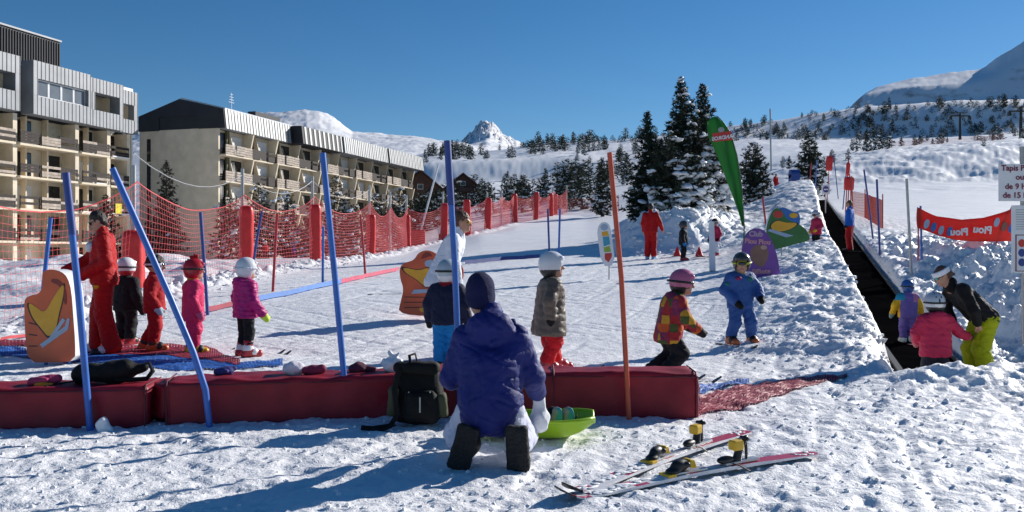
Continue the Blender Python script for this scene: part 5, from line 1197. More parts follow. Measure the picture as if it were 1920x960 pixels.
    for s in 'LR':
        a, t, k_ = J['an'+s], J['to'+s], J['kn'+s]; heel = a + (a - t) * A(.25, .25, 0) * 1.0; heel[2] = t[2] if not meters else heel[2]
        f.rc(heel, t, br * .85, br * .8, k=.02); f.rc(a, a + (k_ - a) * .38, br * 1.0, br * 1.05, k=.02, m=0); f.rc(a + (t - a) * .1, a + (t - a) * .55, br, br * .85, k=.02)
        if len(bt) > 1: f.rc(a + (k_ - a) * .1 , a + (k_ - a) * .16, br * 1.1, k=.008, m=1); f.rc(a + (t - a) * .5, a + (t - a) * .52, br * .98, k=.008, m=1)
    P, Q, lb = f.mesh(); P[:, 2] = np.maximum(P[:, 2], 0); mesh_np('boots', P, Q, bt, root, lb)
    # -- jacket
    jm = fit['jacket']; jm = jm if isinstance(jm, (list, tuple)) else [jm]; jr = fit.get('jacket_r', (.106, .112, .063, .056, .051) if kid else (.075, .082, .047, .042, .036)); f = Field(vox)
    hem = J['pel'] + (J['pel'] - J['che']) * fit.get('hem', .15); ax = (J['shR'] - J['shL']) / np.linalg.norm(J['shR'] - J['shL']); wv = ax * (.045 if kid else .055) * H; hw = (J['hipR'] - J['hipL']) / np.linalg.norm(J['hipR'] - J['hipL']) * (.045 if kid else .05) * H * fit.get('flare', 1)
    f.rc(J['shL'] * .72 + J['che'] * .28, J['shR'] * .72 + J['che'] * .28, jr[0]*H*.72, k=.05)
    for sg in (-1, 1): f.rc(J['che'] + wv * sg, hem + hw * sg, jr[0]*H, jr[1]*H*fit.get('flare', 1), k=.05)
    for s in 'LR':
        f.rc(J['sh'+s], J['el'+s], jr[2]*H, jr[3]*H, m=1 if len(jm) > 1 else 0, k=.035); e = J['el'+s] + (J['wr'+s] - J['el'+s]) * .93; f.rc(J['el'+s], e, jr[3]*H, jr[4]*H, m=1 if len(jm) > 1 else 0, k=.03)
    f.rc(J['nek'] - A(0, 0, .02*H), J['nek'] + A(0, 0, .02*H), (.062 if kid else .046)*H, (.056 if kid else .042)*H, m=2 if len(jm) > 2 else 0, k=.03)
    if fit.get('hood'): f.el(J['nek'] + A(0, -.07 if kid else -.05, -.02) * H, A(.085, .05, .055) * H * (1.15 if kid else .95), m=0, k=.03)
    if fit.get('drape'): f.rc((-.0, -.03, .56), (0, -.10, .29), .140, .112, k=.05); f.rc((-.08, -.05, .36), (.08, -.05, .36), .115, k=.05)
    if fit.get('drape'): f.el(J['nek'] + A(.0, -.085, -.07), A(.135, .06, .10), m=0, k=.025); f.rc(J['nek'] + A(-.12, -.02, -.02), J['nek'] + A(.02, -.13, -.13), .03, .022, k=.02); f.rc(J['nek'] + A(.12, -.02, -.02), J['nek'] + A(.02, -.13, -.13), .03, .022, k=.02)
    if meters or fit.get('nocut'): pass
    else: f.cut_box((hem + A(0, 0, -.5 * H)) - A(0, 0, jr[1] * H * .35), (.6 * H, .6 * H, .5 * H))
    f.disp = wr_disp(fit.get('wrinkle', .0055), sd, fit.get('puff', 0), fit.get('pf', 60)); P, Q, lb = f.mesh()
    if 'jfun' in fit: lb = fit['jfun'](P[Q].mean(1) / H, lb)
    mesh_np('jacket', P, Q, jm, root, lb)
    # -- gloves
    for s in 'LR':
        g = fit.get('hand' + s, fit.get('hand'))
        if g is not None:
            d = J['wr'+s] - J['el'+s]; d /= np.linalg.norm(d); f = Field(min(vox, .008)); w = J['wr'+s]; u = (.05 if kid else .035) * H; sg = 1 if s == 'R' else -1
            f.rc(w - d * u * .5, w + d * u * .3, u * .8, u * .78, k=.02); f.rc(w + d * u * .4, w + d * u * 1.35, u * .78, u * .62, k=.02); f.rc(w + d * u * .3 + A(0, u * .5, 0), w + d * u * .95 + A(-sg * .2 * u, u * .95, 0), u * .33, u * .27, k=.012)
            P, Q, lb = f.mesh(); mesh_np('mitten' if kid else 'glove', P, Q, g, root)
    # -- head wear and hair
    if 'hair' in fit:
        f = Field(vox); cfg = fit.get('hair_shape', 'short')
        f.el(hp(0, -.2, .32), hr * A(1.06, .96, .86), R, k=.02); f.el(hp(0, -.55, -.1), hr * A(.9, .6, .7), R, k=.03)
        if cfg == 'bun': f.el(hp(0, -1.0, .35), hr * A(.8, .65, .7), R, k=.03); f.el(hp(0, -.7, .7), hr * A(.7, .6, .5), R, k=.03)
        if cfg == 'pony': f.rc(hp(0, -1.0, .1), hp(.05, -1.35, -.35), hr[0] * .4, hr[0] * .3, k=.03)
        f.cut_box(hp(0, 1.0, -.55), hr * A(1.4, .65, .95), R); f.disp = lambda x, y, z: .007 * noise3(x * 60, y * 60, z * 40, 4) + .005 * noise3(x * 25, y * 25, z * 25, 5)
        P, Q, lb = f.mesh(); mesh_np('hair', P, Q, fit['hair'], root)
    if 'helmet' in fit:
        hm = fit['helmet']; hm = hm if isinstance(hm, (list, tuple)) else [hm]; f = Field(vox)
        f.el(hp(0, -.05, .26), hr * A(1.3, 1.26, 1.06), R, k=.02); f.el(hp(0, -.12, -.1), hr * A(1.24, 1.1, .95), R, k=.02); f.rc(hp(-.75, .82, .72), hp(.75, .82, .72), hr[0] * .22, k=.02)
        f.cut_box(hp(0, 1.35, -.5), hr * A(.86, .95, 1.0), R); f.cut_box(hp(0, 0, -1.75), hr * A(2, 2, .9), R)
        f.cut_box(hp(0, 1.2, -.9), hr * A(2, .95, .5), R)
        P, Q, lb = f.mesh(); L_ = (P[Q].mean(1) - hc) @ R / hr
        lb = np.zeros(len(Q), int)
        if len(hm) > 1: lb[(L_[:, 2] < -.28)] = 1
        if fit.get('helmet_vent') and len(hm) > 1: lb[(np.abs(np.abs(L_[:, 0]) - .35) < .09) & (L_[:, 2] > .7) & (np.sin(L_[:, 1] * 9) > -.2)] = 1; lb[(np.abs(L_[:, 0]) < .09) & (L_[:, 1] < -.9) & (L_[:, 2] > .1) & (L_[:, 2] < .6)] = 1
        mesh_np('helmet', P, Q, hm, root, lb)
    if 'hat' in fit:
        f = Field(vox); f.el(hp(0, -.1, .42), hr * A(1.14, 1.08, .92), R, k=.02); f.el(hp(0, -.12, .1), hr * A(1.12, 1.06, .5), R, k=.02); lowz = -1.42 if fit.get('hat_low') else -1.1; f.cut_box(hp(0, 0, lowz), hr * A(2, 2, 1.0), R); f.cut_box(hp(0, 1.0, -.45), hr * A(2, .5, .8), R)
        if fit.get('hat_low'): f.el(hp(0, -.18, -.14), hr * A(1.13, 1.06, .56), R, k=.02)
        am = .012 if fit.get('hat_fur') else .003
        f.disp = lambda x, y, z: am * noise3(x * 45, y * 45, z * 45, 6); P, Q, lb = f.mesh(); mesh_np('hat', P, Q, fit['hat'], root)
    if 'crest' in fit:
        f = Field(.006)
        for q in range(6): f.rc(hp(0, .35 - q * .2, 1.25 - .02 * q * q), hp(0, .3 - q * .26, 1.62 + .1 * (q % 2) - .03 * q * q), hr[0] * .12, hr[0] * .16, k=.01)
        P, Q, lb = f.mesh(); mesh_np('crest', P, Q, fit['crest'], root)
    if 'goggles' in fit:
        fr, le = fit['goggles']; on_h = 'helmet' in fit or 'hat' in fit; kx = 1.36 if 'helmet' in fit else 1.2; f = Field(min(vox, .007)); zc = fit.get('gog_z', .14); yo = .72 if zc < .5 else .95
        f.el(hp(0, yo, zc), hr * A(.78, .30, .30), R, 0, k=.01); f.el(hp(0, yo + .14, zc), hr * A(.66, .24, .21), R, 1, k=.004)
        for q in range(24):
            a, b2 = 2 * PI * q / 24, 2 * PI * (q + 1) / 24; ly = lambda t: (kx - .02) * math.cos(t) - .08
            if math.cos(a) > .75: continue
            f.rc(hp(kx * math.sin(a), ly(a), zc + .02), hp(kx * math.sin(b2), ly(b2), zc + .02), hr[0] * .13, k=.006)
        P, Q, lb = f.mesh(); mesh_np('goggles', P, Q, [fr, le], root, lb)
    if 'glasses' in fit:
        f = Field(.006)
        for sx in (-1, 1): f.el(hp(sx * .42, .9, .10), hr * A(.36, .12, .2), R, 0, k=.004); f.rc(hp(sx * .75, .75, .14), hp(sx * 1.05, -.05, .12), hr[0] * .06, k=.004, m=1)
        f.rc(hp(-.2, .98, .14), hp(.2, .98, .14), hr[0] * .06, k=.004, m=1); P, Q, lb = f.mesh(); mesh_np('sunglasses', P, Q, list(fit['glasses']), root, lb)
    if 'band' in fit:
        f = Field(.007)
        for q in range(24):
            a, b2 = 2 * PI * q / 24, 2 * PI * (q + 1) / 24
            for dz in (.32, .5, .66): f.rc(hp(1.0 * math.sin(a), 1.0 * math.cos(a) - .1, dz), hp(1.0 * math.sin(b2), 1.0 * math.cos(b2) - .1, dz), hr[0] * .17, k=.01)
        P, Q, lb = f.mesh(); mesh_np('headband', P, Q, fit['band'], root)
    if 'skis' in fit:
        sm_, L_, sp = fit['skis']
        for s in 'LR':
            a, t = J['an'+s], J['to'+s]; d = A(*(t - a)[:2], 0); d /= np.linalg.norm(d); d = A(sp.get(s, 0) if isinstance(sp, dict) else 0, 1, 0); d /= np.linalg.norm(d); pr = A(d[1], -d[0], 0); c0 = A(a[0], a[1], 0) + d * .05; m = MB(); pts = []
            n = 14
            for q in range(n + 1):
                u = -.5 + q / n; z = -.012 + (max(0, u - .36) ** 2 * 6) * L_ * .5; w = .036 * (1 if abs(u) < .42 else 1 - (abs(u) - .42) * 7) ; p = c0 + d * (u + .08) * L_; pts.append((p - pr * w, p + pr * w, z))
            for q in range(n):
                (a0, b0, z0), (a1, b1, z1) = pts[q], pts[q + 1]; e = lambda p, z: Vector((p[0], p[1], z))
                m.hexa([e(a0, z0 - .012), e(b0, z0 - .012), e(b1, z1 - .012), e(a1, z1 - .012), e(a0, z0), e(b0, z0), e(b1, z1), e(a1, z1)])
            m.build('ski', sm_, root)
    if fit.get('patch'):
        for nm, mm, c0, r0 in fit['patch']:
            f = Field(.006); f.el(A(*c0) * H, A(*r0) * H, k=.005); P, Q, lb = f.mesh(); mesh_np(nm, P, Q, mm, root)
    return root

C = cloth
REDSUIT = C('red_ski_suit', 172, 8, 12, .65); BLKSUIT = C('black_ski_suit', 22, 22, 26); DKRED = C('crimson_suit', 165, 18, 30); PINK = C('pink_suit', 205, 40, 95, .65); MAG = C('magenta_puffer', 175, 28, 110, .45); NAVY = C('navy_cloth', 26, 30, 58)
WHC = C('white_cloth', 222, 224, 232); TURQ = C('turquoise_cloth', 20, 120, 185); KBLUE = C('royal_blue_coat', 24, 34, 104, .6, .25, 40); BEIGE = C('taupe_puffer', 104, 92, 82, .5); REDT = C('red_trousers', 200, 24, 34); LIMET = C('lime_trousers', 150, 158, 8); PURP = C('lilac_suit', 112, 92, 160); ROSE = C('rose_coat', 186, 42, 78, .65); BSUIT = C('blue_suit', 52, 88, 150, .6); BJ = C('bright_blue_jacket', 22, 92, 185); YELC = C('yellow_cloth_sleeve', 215, 165, 30)
HW = mat('white_helmet', (.72, .73, .75), .25, 0, .04, 5); HR = mat('red_helmet', (.40, .015, .025), .25, 0, .05, 5); HP = mat('pink_helmet', (.48, .13, .24), .25, 0, .05, 5); HK = mat('graphite_helmet', (.05, .055, .055), .25, 0, .1, 5); HB = mat('blue_helmet', (.03, .09, .30), .25, 0, .1, 5); HS = mat('silver_helmet', (.55, .57, .60), .25, .2, .05, 5)
LENS = mat('dark_lens', (.02, .02, .025), .1, 0, 0, spec=.8); ORL = mat('orange_lens', (.55, .25, .02), .15, 0, 0, spec=.8); TEALL = mat('teal_lens', (.03, .35, .33), .12, 0, 0, spec=.8)
BR_ = mat('red_boot', (.40, .02, .03), .35, 0, .08, 9); BO_ = mat('orange_boot', (.50, .12, .03), .35, 0, .08, 9); BY_ = mat('yellow_boot', (.65, .38, .02), .35, 0, .08, 9); BLB = mat('pale_blue_boot', (.22, .42, .62), .35, 0, .08, 9)
SKK = mat('dark_ski', (.03, .03, .035), .35, 0, .2, 9); SKR = mat('red_ski', (.35, .03, .04), .35, 0, .2, 9)
def plaid():
    m = bpy.data.materials.new('plaid_cloth'); m.use_nodes = True; nt = m.node_tree; N = nt.nodes; L = nt.links; p = N['Principled BSDF']; p.inputs['Roughness'].default_value = .8
    tc = N.new('ShaderNodeTexCoord'); sc = N.new('ShaderNodeVectorMath'); sc.operation = 'MULTIPLY'; sc.inputs[1].default_value = (12.5, 12.5, 12.5); L.new(tc.outputs['Object'], sc.inputs[0])
    fl = N.new('ShaderNodeVectorMath'); fl.operation = 'FLOOR'; L.new(sc.outputs[0], fl.inputs[0]); wn = N.new('ShaderNodeTexWhiteNoise'); wn.noise_dimensions = '3D'; L.new(fl.outputs[0], wn.inputs['Vector'])
    r = N.new('ShaderNodeValToRGB'); r.color_ramp.interpolation = 'CONSTANT'; cs = [(0, rgb(165, 38, 40)), (.22, rgb(205, 150, 35)), (.4, rgb(70, 88, 35)), (.56, rgb(130, 40, 78)), (.74, rgb(200, 85, 30)), (.88, rgb(150, 30, 50))]; e = r.color_ramp.elements
    e[0].position = 0; e[0].color = cs[0][1]; e[1].position = cs[1][0]; e[1].color = cs[1][1]
    for pos, c in cs[2:]: q = e.new(pos); q.color = c
    L.new(wn.outputs['Value'], r.inputs['Fac']); L.new(r.outputs['Color'], p.inputs['Base Color']); return m
PLAID = plaid()
K = .009
def at(px, d, dz=0): return G(px, d, dz)
QG = 'children queueing on the mesh matting'
# kneeling person in the foreground
person('person in navy blue hooded coat and dark knit cap kneeling with their back to us', Vector((-.125, 5.24, 0)), (.06, 1), 1.74, False, dict(
    pel=(0, -.04, .34), che=(.0, .03, .62), nek=(0, .07, .845), hea=(-.075, .12, .975), shR=(.145, .05, .735), shL=(-.155, .05, .735), elR=(.238, .09, .50), wrR=(.265, .26, .375), elL=(-.240, .09, .49), wrL=(-.15, .36, .42),
    hipR=(.10, -.03, .30), hipL=(-.10, -.03, .30), knR=(.17, .30, .10), knL=(-.22, .27, .11), anR=(.165, -.13, .135), anL=(-.115, -.13, .14), toR=(.17, -.16, .035), toL=(-.18, -.16, .035)),
    dict(jacket=KBLUE, trousers=C('white_snow_trousers', 196, 198, 214), boots=BLACKP, hat=C('navy_knit_cap', 24, 27, 70, .9, .5, 160), jacket_r=(.065, .070, .047, .043, .036), hem=.30, flare=.80, hat_low=True, hood=True, drape=True, trouser_r=(.058, .054, .050), wrinkle=.0055, cuff=.8), meters=True, head=(.1, -.25, 0), vox=.008)
kn = [o for o in COL.objects if o.name.startswith('person')][-1]
for sx in (-.14, .168):
    c = soft_box('boot_sole', (.066, .028, .132), .02, mat('boot_sole', (.012, .012, .013), .8, 0, .3, 40, .8, 70), kn, (sx, -.195, .128), (.08, (.26 if sx < 0 else -.06), (.1 if sx < 0 else -.08)), 12, .006, 30, 3)
blob('white_bag', [('c', (0, 0, .06), (0, 0, .22), .055, .035), ('e', (0, 0, .07), (.07, .055, .07))], 'white cloth bag held just above the sled by the kneeling person', 'bag', C('white_linen', 225, 225, 228), .007, (.17, 5.52, .13), .2, .012, 20)
# ski instructor on the left
person('dark haired person in red ski suit and sunglasses leaning a hand on the orange board', at(196, 11.1), (-.95, -.3), 1.78, False, dict(elR=(.15, .12, .655), wrR=(.10, .27, .575), elL=(-.165, -.03, .645), wrL=(-.09, .14, .545), hea=(0, .045, .925), nek=(0, .015, .845), che=(0, .012, .735), anL=(-.085, -.06, .05), toL=(-.10, .05, .018), knL=(-.07, 0, .285), anR=(.08, .05, .05), toR=(.09, .155, .018), knR=(.07, .05, .285)),
    dict(jacket=REDSUIT, trousers=REDSUIT, boots=[BLACKP, HW], hair=HAIRD, glasses=(LENS, BLACKP), hem=.1, trouser_r=(.07, .058, .064), cuff=.98, jacket_r=(.082, .088, .052, .046, .04), patch=[('chest_badge', WHC, (-.085, .083, .745), (.030, .030, .036))]), head=(.1, .45, 0), vox=.008)
blob('yellow_gloves', [('c', (0, 0, 0), (.02, 0, -.13), .035, .05), ('c', (.0, 0, -.04), (.05, .02, -.16), .03, .02)], 'crumpled yellow cloth bundle held at the waist of the red suited instructor', 'gloves', YELC, .008, W(180, 516, 10.93), 0, .012)
person('child in a black ski suit with a white helmet beside the red suited instructor', at(236, 11.9), (.35, .95), 1.14, True, dict(wrR=(.20, .02, .44), elR=(.19, -.03, .58)), dict(jacket=BLKSUIT, trousers=BLKSUIT, boots=[BR_, BLACKP], hand=BLACKF, helmet=[HW, mat('red_helmet_band', (.45, .03, .04), .3)], goggles=(BLACKP, LENS), skis=(SKK, .8, 0), patch=[('white_logo', WHC, (.135, .02, .56), (.014, .03, .03))]), vox=K, group=QG)
person('child in a crimson ski suit with a black furry cap and pale blue mittens', at(289, 11.35), (.9, .35), 1.20, True, dict(wrR=(.19, .03, .47), elR=(.19, -.04, .60), anL=(-.08, -.1, .07), toL=(-.09, .02, .03)), dict(jacket=DKRED, trousers=DKRED, boots=[BO_, BLACKP], hand=C('pale_blue_mitten', 165, 190, 205), hat=HAIRD, hat_fur=True, goggles=(WHC, LENS), gog_z=.2, cuff=.72, skis=(mat('white_ski', (.6, .6, .62), .35), .8, 0)), head=(-.3, 0, 0), vox=K, group=QG)
person('child in a pink suit and red helmet with a spiky crest', at(362, 11.1), (.85, .5), 1.16, True, dict(wrR=(.185, .02, .46), elR=(.185, -.04, .59)), dict(jacket=[PINK, PINK, C('gold_collar', 190, 130, 50)], trousers=PINK, boots=[BY_, BLACKP], hand=C('pink_mitten', 190, 90, 130), helmet=[HR, HR], crest=DKRED, goggles=(BLACKP, LENS), cuff=.75, skis=(SKK, .85, 0), hem=.35, patch=[('white_pocket', WHC, (.128, .03, .50), (.014, .03, .05))]), head=(.1, 0, 0), vox=K, group=QG)
person('child in magenta puffer jacket, black trousers and white helmet with lime gloves', at(460, 10.75), (.75, .65), 1.17, True, dict(wrR=(.20, .10, .44), elR=(.19, .0, .58)), dict(jacket=MAG, trousers=BLKSUIT, boots=[BR_, HW], hand=mat('lime_glove', (.48, .65, .03), .6), helmet=[HW, HW, ], helmet_vent=False, goggles=(WHC, LENS), puff=.008, pf=54, hood=True, skis=(SKK, .9, 0), trouser_r=(.066, .055, .055)), head=(0, 0, 0), vox=K, group=QG)
# woman in white and the child before her
person('person in white jacket with curly brown hair and orange sunglasses behind a child', at(836, 10.55), (.97, -.1), 1.76, False, dict(pel=(0, -.05, .53), hipR=(.05, -.05, .515), hipL=(-.05, -.05, .515), che=(0, .045, .74), nek=(0, .085, .84), hea=(0, .115, .915), shR=(.105, .07, .80), shL=(-.105, .07, .80), elR=(.14, .08, .64), wrR=(.10, .10, .50), elL=(-.14, .03, .64), wrL=(-.06, -.02, .50)),
    dict(jacket=WHC, trousers=REDT, boots=BLACKP, hair=HAIRB, hair_shape='bun', glasses=(ORL, mat('orange_frame', (.6, .3, .03), .3)), hem=.08, hood=False), head=(-.1, .1, 0), vox=.008)
person('child in navy jacket, turquoise trousers and pale helmet before the person in white', at(838, 9.7), (.3, .95), 1.17, True, dict(wrR=(.19, .03, .46), wrL=(-.19, .03, .46)), dict(jacket=[NAVY, NAVY, C('red_collar', 150, 25, 35)], trousers=TURQ, boots=BLACKP, hand=BLACKF, helmet=[mat('pale_grey_helmet', (.42, .50, .55), .3), HW], goggles=(BLACKP, LENS), hem=.1), vox=K)
person('child in taupe puffer coat, red trousers and white helmet standing behind the mats', at(1032, 9.4), (.95, .25), 1.24, True, dict(wrR=(.165, -.05, .475), elR=(.185, -.06, .61), wrL=(-.17, .02, .48), anR=(.06, -.06, .07), toR=(.07, .06, .03), anL=(-.06, .07, .07), toL=(-.07, .19, .03), pel=(0, -.01, .47)),
    dict(jacket=[BEIGE, BEIGE, C('dark_collar', 40, 34, 34)], trousers=REDT, boots=[BR_, BR_], hand=BLACKF, helmet=[HW, mat('dark_helmet_edge', (.03, .03, .03), .4)], hem=.55, flare=1.22, puff=.006, pf=40, hair=HAIRD, skis=(SKK, .85, 0), cuff=.8), head=(-.15, -.02, 0), vox=K)
person('child in colourful checked jacket and pink helmet behind the right end of the mats', at(1262, 8.7), (.97, .1), 1.12, True, dict(pel=(0, -.04, .42), hipR=(.062, -.04, .40), hipL=(-.062, -.04, .40), che=(0, .0, .64), nek=(0, .05, .735), hea=(0, .085, .84), shR=(.125, .02, .69), shL=(-.125, .02, .69), elR=(.185, .05, .55), wrR=(.16, .17, .45), elL=(-.185, .05, .55), wrL=(-.15, .17, .46), knR=(.07, .05, .23), anR=(.07, -.10, .07), toR=(.08, .01, .03), knL=(-.07, .03, .23), anL=(-.07, -.2, .07), toL=(-.08, -.09, .03)),
    dict(jacket=PLAID, trousers=BLKSUIT, boots=BLACKP, hand=C('brown_mitten', 38, 28, 30), helmet=[HP, BLACKP], goggles=(BLACKP, LENS), hem=.25, hood=True, skis=(SKK, .9, 0)), head=(-.15, .1, 0), vox=K)
person('child in blue ski suit with dark helmet and yellow goggles skiing towards us', at(1388, 11.5), (.27, -.96), 1.16, True, dict(elR=(.20, .0, .60), wrR=(.12, .13, .47), elL=(-.20, .04, .61), wrL=(-.16, .16, .52), knR=(.09, .05, .25), anR=(.12, -.01, .07), toR=(.115, .11, .03), knL=(-.10, .06, .25), anL=(-.13, .01, .07), toL=(-.12, .13, .03), hea=(0, .03, .895)),
    dict(jacket=[BSUIT, BSUIT, C('cream_scarf', 175, 160, 100)], trousers=BSUIT, boots=[BO_, BLACKP], hand=BLACKF, helmet=[HK, HK], goggles=(mat('yellow_strap', (.5, .52, .04), .5), LENS), cuff=.72, skis=(SKK, .85, {'R': -.12, 'L': .12}), patch=[('shoulder_patch', C('plum_patch', 130, 40, 90), (.075, .085, .735), (.038, .045, .024)), ('shoulder_patch', C('green_patch', 40, 120, 110), (-.07, .088, .725), (.032, .045, .03)), ('shoulder_patch', C('green_patch', 40, 120, 110), (.185, .02, .67), (.03, .05, .025))]), head=(-.45, .15, 0), vox=K)
# by the snow bank
person('person in red ski suit and pale blue boots seen from behind near the snow bank', at(1220, 27.7), (.45, .9), 1.74, False, dict(elR=(.17, .0, .65), wrR=(.19, .08, .53)), dict(jacket=REDSUIT, trousers=REDSUIT, boots=[BLB, HW], hair=HAIRD, hem=.1, trouser_r=(.066, .055, .055)), vox=.014)
person('child in black on red skis facing the instructor by the snow bank', at(1281, 26.4), (.9, -.2), 1.16, True, dict(wrR=(.18, .02, .46)), dict(jacket=BLKSUIT, trousers=BLKSUIT, boots=BR_, hand=TURQ, helmet=[HK, HK], goggles=(BLACKP, LENS), skis=(SKR, 1.0, 0)), vox=.014)
person('child in a pink jacket and white trousers half hidden behind the edge on white sign', at(1341, 27.2), (-.8, -.4), 1.12, True, {}, dict(jacket=ROSE, trousers=WHC, boots=BR_, hand=BLACKF, hat=HAIRD, goggles=(WHC, LENS), gog_z=.3, skis=(SKR, 1.0, 0)), vox=.014)
person('child in a pink coat and grey helmet beside the green board on the mound', at(1531, 25.8, -.2), (-.85, -.3), 1.08, True, dict(wrL=(-.16, .14, .48)), dict(jacket=ROSE, trousers=BLKSUIT, boots=BLACKP, hand=YELC, helmet=[HS, HS], goggles=(BLACKP, LENS), hem=.3), head=(0, .35, 0), vox=.014)
def on_belt(y, off=0): return Vector((BX0 + BXS * y + off, y, float(belt_z(y)) + .005))
person('person in a bright blue jacket and red trousers riding the conveyor belt', on_belt(28.6), (-.75, .5), 1.62, False, dict(anR=(.09, .02, .05), anL=(-.09, -.03, .05)), dict(jacket=BJ, trousers=REDSUIT, boots=BLACKP, hand=BLACKF, hair=HAIRB, hem=.1, trouser_r=(.072, .06, .062), cuff=.95, skis=(SKK, 1.2, 0)), vox=.014)
def jf(c, lb): 
    l = lb.copy(); s = (np.abs(c[:, 0]) > .135) & (c[:, 2] < .72); l[:] = 0; l[s] = 1; l[(c[:, 0] < -.07) & (c[:, 2] > .69)] = 2; l[(c[:, 0] > .06) & (c[:, 2] > .66) & (c[:, 0] < .14)] = 3; return l
person('small child in lilac suit with yellow sleeves and blue helmet on the conveyor belt', on_belt(14.2), (.15, 1), .98, True, dict(wrL=(-.23, .04, .47), elL=(-.2, -.02, .60), wrR=(.22, .04, .48)), dict(jacket=[PURP, YELC, C('cyan_patch', 40, 140, 170), C('pink_patch', 190, 120, 160)], jfun=jf, trousers=PURP, boots=[C('white_boot', 190, 200, 195), HW], hand=C('grey_green_mitten', 110, 130, 120), helmet=[HB, HB], goggles=(BLACKP, LENS), hair=HAIRB, skis=(mat('pink_ski', (.35, .10, .22), .35), .8, {'L': -.3, 'R': -.25})), vox=K)
person('child in rose pink coat and silver helmet seen from behind below the conveyor', at(1754, 10.45), (.05, 1), 1.13, True, dict(elR=(.24, .02, .60), wrR=(.36, .10, .555), elL=(-.19, .02, .60), wrL=(-.15, .12, .50)), dict(jacket=[ROSE, ROSE, ROSE], trousers=C('charcoal_trousers', 34, 36, 48), boots=BLACKP, hand=C('rose_mitten', 180, 110, 110), helmet=[HS, BLACKP], helmet_vent=True, goggles=(BLACKP, LENS), hem=.38, flare=1.04, hood=True, hair=HAIRD, puff=.006, pf=46), vox=K)
person('person in black jacket, lime trousers and white headband bending over the rose coated child', at(1842, 10.6), (-.98, .1), 1.66, False, dict(pel=(0, -.02, .84), hipR=(.09, -.02, .82), hipL=(-.09, -.02, .82), che=(0, .20, 1.07), nek=(0, .36, 1.23), hea=(0, .46, 1.335), shR=(.17, .31, 1.19), shL=(-.17, .29, 1.19), elL=(-.25, .20, .94), wrL=(-.19, .13, .79), elR=(.22, .34, .94), wrR=(.10, .30, .78), knR=(.10, .10, .46), knL=(-.10, .06, .46), anR=(.11, .02, .09), anL=(-.12, -.05, .09), toR=(.12, .20, .03), toL=(-.14, .13, .03)),
    dict(jacket=[C('black_softshell', 16, 15, 18)], trousers=LIMET, boots=BLACKP, hair=HAIRB, hair_shape='pony', band=WHC, glasses=(TEALL, BLACKP), nocut=True, hem=.02, trouser_r=(.075, .062, .066), cuff=.95), meters=True, head=(.1, .5, 0), vox=.008)
# beyond the net fence and far away
far = [(497, 60, 452, 'dark red', DKRED, BLKSUIT), (535, 66, 457, 'red', REDSUIT, REDSUIT), (551, 64, 458, 'violet', PURP, PINK), (612, 66, 452, 'orange red', C('orange_suit', 210, 70, 40), REDSUIT), (631, 68, 450, 'dark blue', NAVY, NAVY), (663, 66, 450, 'grey', BEIGE, BLKSUIT), (709, 72, 438, 'crimson', DKRED, REDT), (722, 70, 458, 'bright red', REDT, REDT), (729, 72, 438, 'pale blue', C('pale_blue_suit', 130, 150, 190), C('pale_blue_suit', 130, 150, 190)), (752, 74, 438, 'scarlet', REDSUIT, REDSUIT), (825, 80, 420, 'white', WHC, BLKSUIT), (1455, 84, 294, 'red', REDSUIT, REDSUIT)]
for px, d, top, cn, jm, tm in far:
    p = at(px, d); H = CZ + (480 - top) * d / F - p.z; kid = H < 1.35; H = min(max(H, .95), 1.85)
    person('distant small person in %s clothes %s' % (cn, 'beyond the net fence' if px < 900 else 'on the slope above the green flag'), p, (random.uniform(-1, 1), random.uniform(-1, 1)), H, kid, {}, dict(jacket=jm, trousers=tm, boots=BLACKP, hand=BLACKF, **({'helmet': [random.choice([HW, HR, HB])]} if kid else {'hair': HAIRD})), vox=.03, group='distant people beyond the net fence' if px < 900 else None)
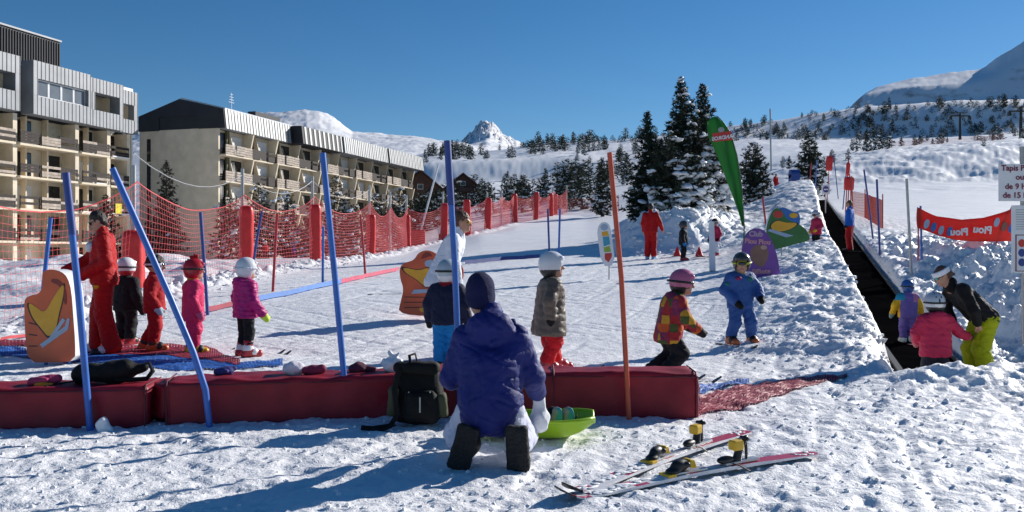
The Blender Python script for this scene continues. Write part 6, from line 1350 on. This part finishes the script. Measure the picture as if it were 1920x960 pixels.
# ------------------------------------------------------------------ loose crumbs of snow
def crumbs():
    rc_ = random.Random(12); b = MB()
    for i in range(5200):
        k = rc_.random()
        if k < .35: x, y = rc_.uniform(-4.5, 5.5), 4.0 + 3.2 * rc_.random() ** 1.3; r = rc_.uniform(.005, .016)
        elif k < .62: y = rc_.uniform(7.0, 12.5); x = rc_.uniform(2.6, 8); r = rc_.uniform(.008, .03)
        elif k < .82: y = rc_.uniform(11, 30); x = BX0 + BXS * y + rc_.choice([rc_.uniform(-2.8, -.6), rc_.uniform(.6, 3.5)]); r = rc_.uniform(.012, .05)
        elif k < .93: y = rc_.uniform(13, 34); x = fence_x(y) + rc_.gauss(.3, .5); r = rc_.uniform(.012, .055)
        else: y = rc_.uniform(29, 33.5); x = rc_.uniform(4, 10); r = rc_.uniform(.03, .10)
        if abs((x - BX0 - BXS * y) / 1.05) < .5: continue
        z = gz(x, y); b.ball((x, y, z + r * .15), (r * rc_.uniform(.8, 1.4), r * rc_.uniform(.8, 1.4), r * rc_.uniform(.5, .9)), nu=5, nv=3, jit=.3, M=Matrix.Rotation(rc_.uniform(0, 3), 3, 'Z'))
    tag(b.build('snow_crumbs', SNOW, smooth=False), 'loose crumbs and clods of snow scattered over the trampled surface', 'snow crumbs', kind='stuff')
crumbs()
# ------------------------------------------------------------------ camera, sun, sky
cam = bpy.data.cameras.new('camera'); cam.sensor_width = 36; cam.lens = 36 * F / 1920; cam.clip_start = .05; cam.clip_end = 30000
co = bpy.data.objects.new('camera', cam); COL.objects.link(co); co.location = (0, 0, CZ); co.rotation_euler = (PI / 2, 0, 0); scene.camera = co
SUN_EL = math.radians(24); sv = Vector((.78 * math.cos(SUN_EL), .625 * math.cos(SUN_EL), math.sin(SUN_EL)))
sl = bpy.data.lights.new('sun', 'SUN'); sl.energy = 4.6; sl.angle = math.radians(.5); sl.color = (1, .955, .89)
so = bpy.data.objects.new('sun', sl); COL.objects.link(so); so.rotation_euler = sv.to_track_quat('Z', 'Y').to_euler()
w = bpy.data.worlds.new('World'); scene.world = w; w.use_nodes = True
nt = w.node_tree; bg = nt.nodes['Background']; sk = nt.nodes.new('ShaderNodeTexSky'); sk.sky_type = 'NISHITA'; sk.sun_disc = False
sk.sun_elevation = SUN_EL; sk.sun_rotation = math.atan2(sv.x, sv.y); sk.altitude = 1700; sk.air_density = 1.0; sk.dust_density = .15; sk.ozone_density = 3.0
hs = nt.nodes.new('ShaderNodeHueSaturation'); hs.inputs['Saturation'].default_value = 1.27; nt.links.new(sk.outputs[0], hs.inputs['Color']); nt.links.new(hs.outputs[0], bg.inputs[0]); bg.inputs[1].default_value = .068
scene.view_settings.view_transform = 'Standard'; scene.view_settings.look = 'None'; scene.view_settings.exposure = .40; scene.view_settings.gamma = 1
scene.cycles.max_bounces = 5; scene.cycles.diffuse_bounces = 3; scene.cycles.transparent_max_bounces = 8
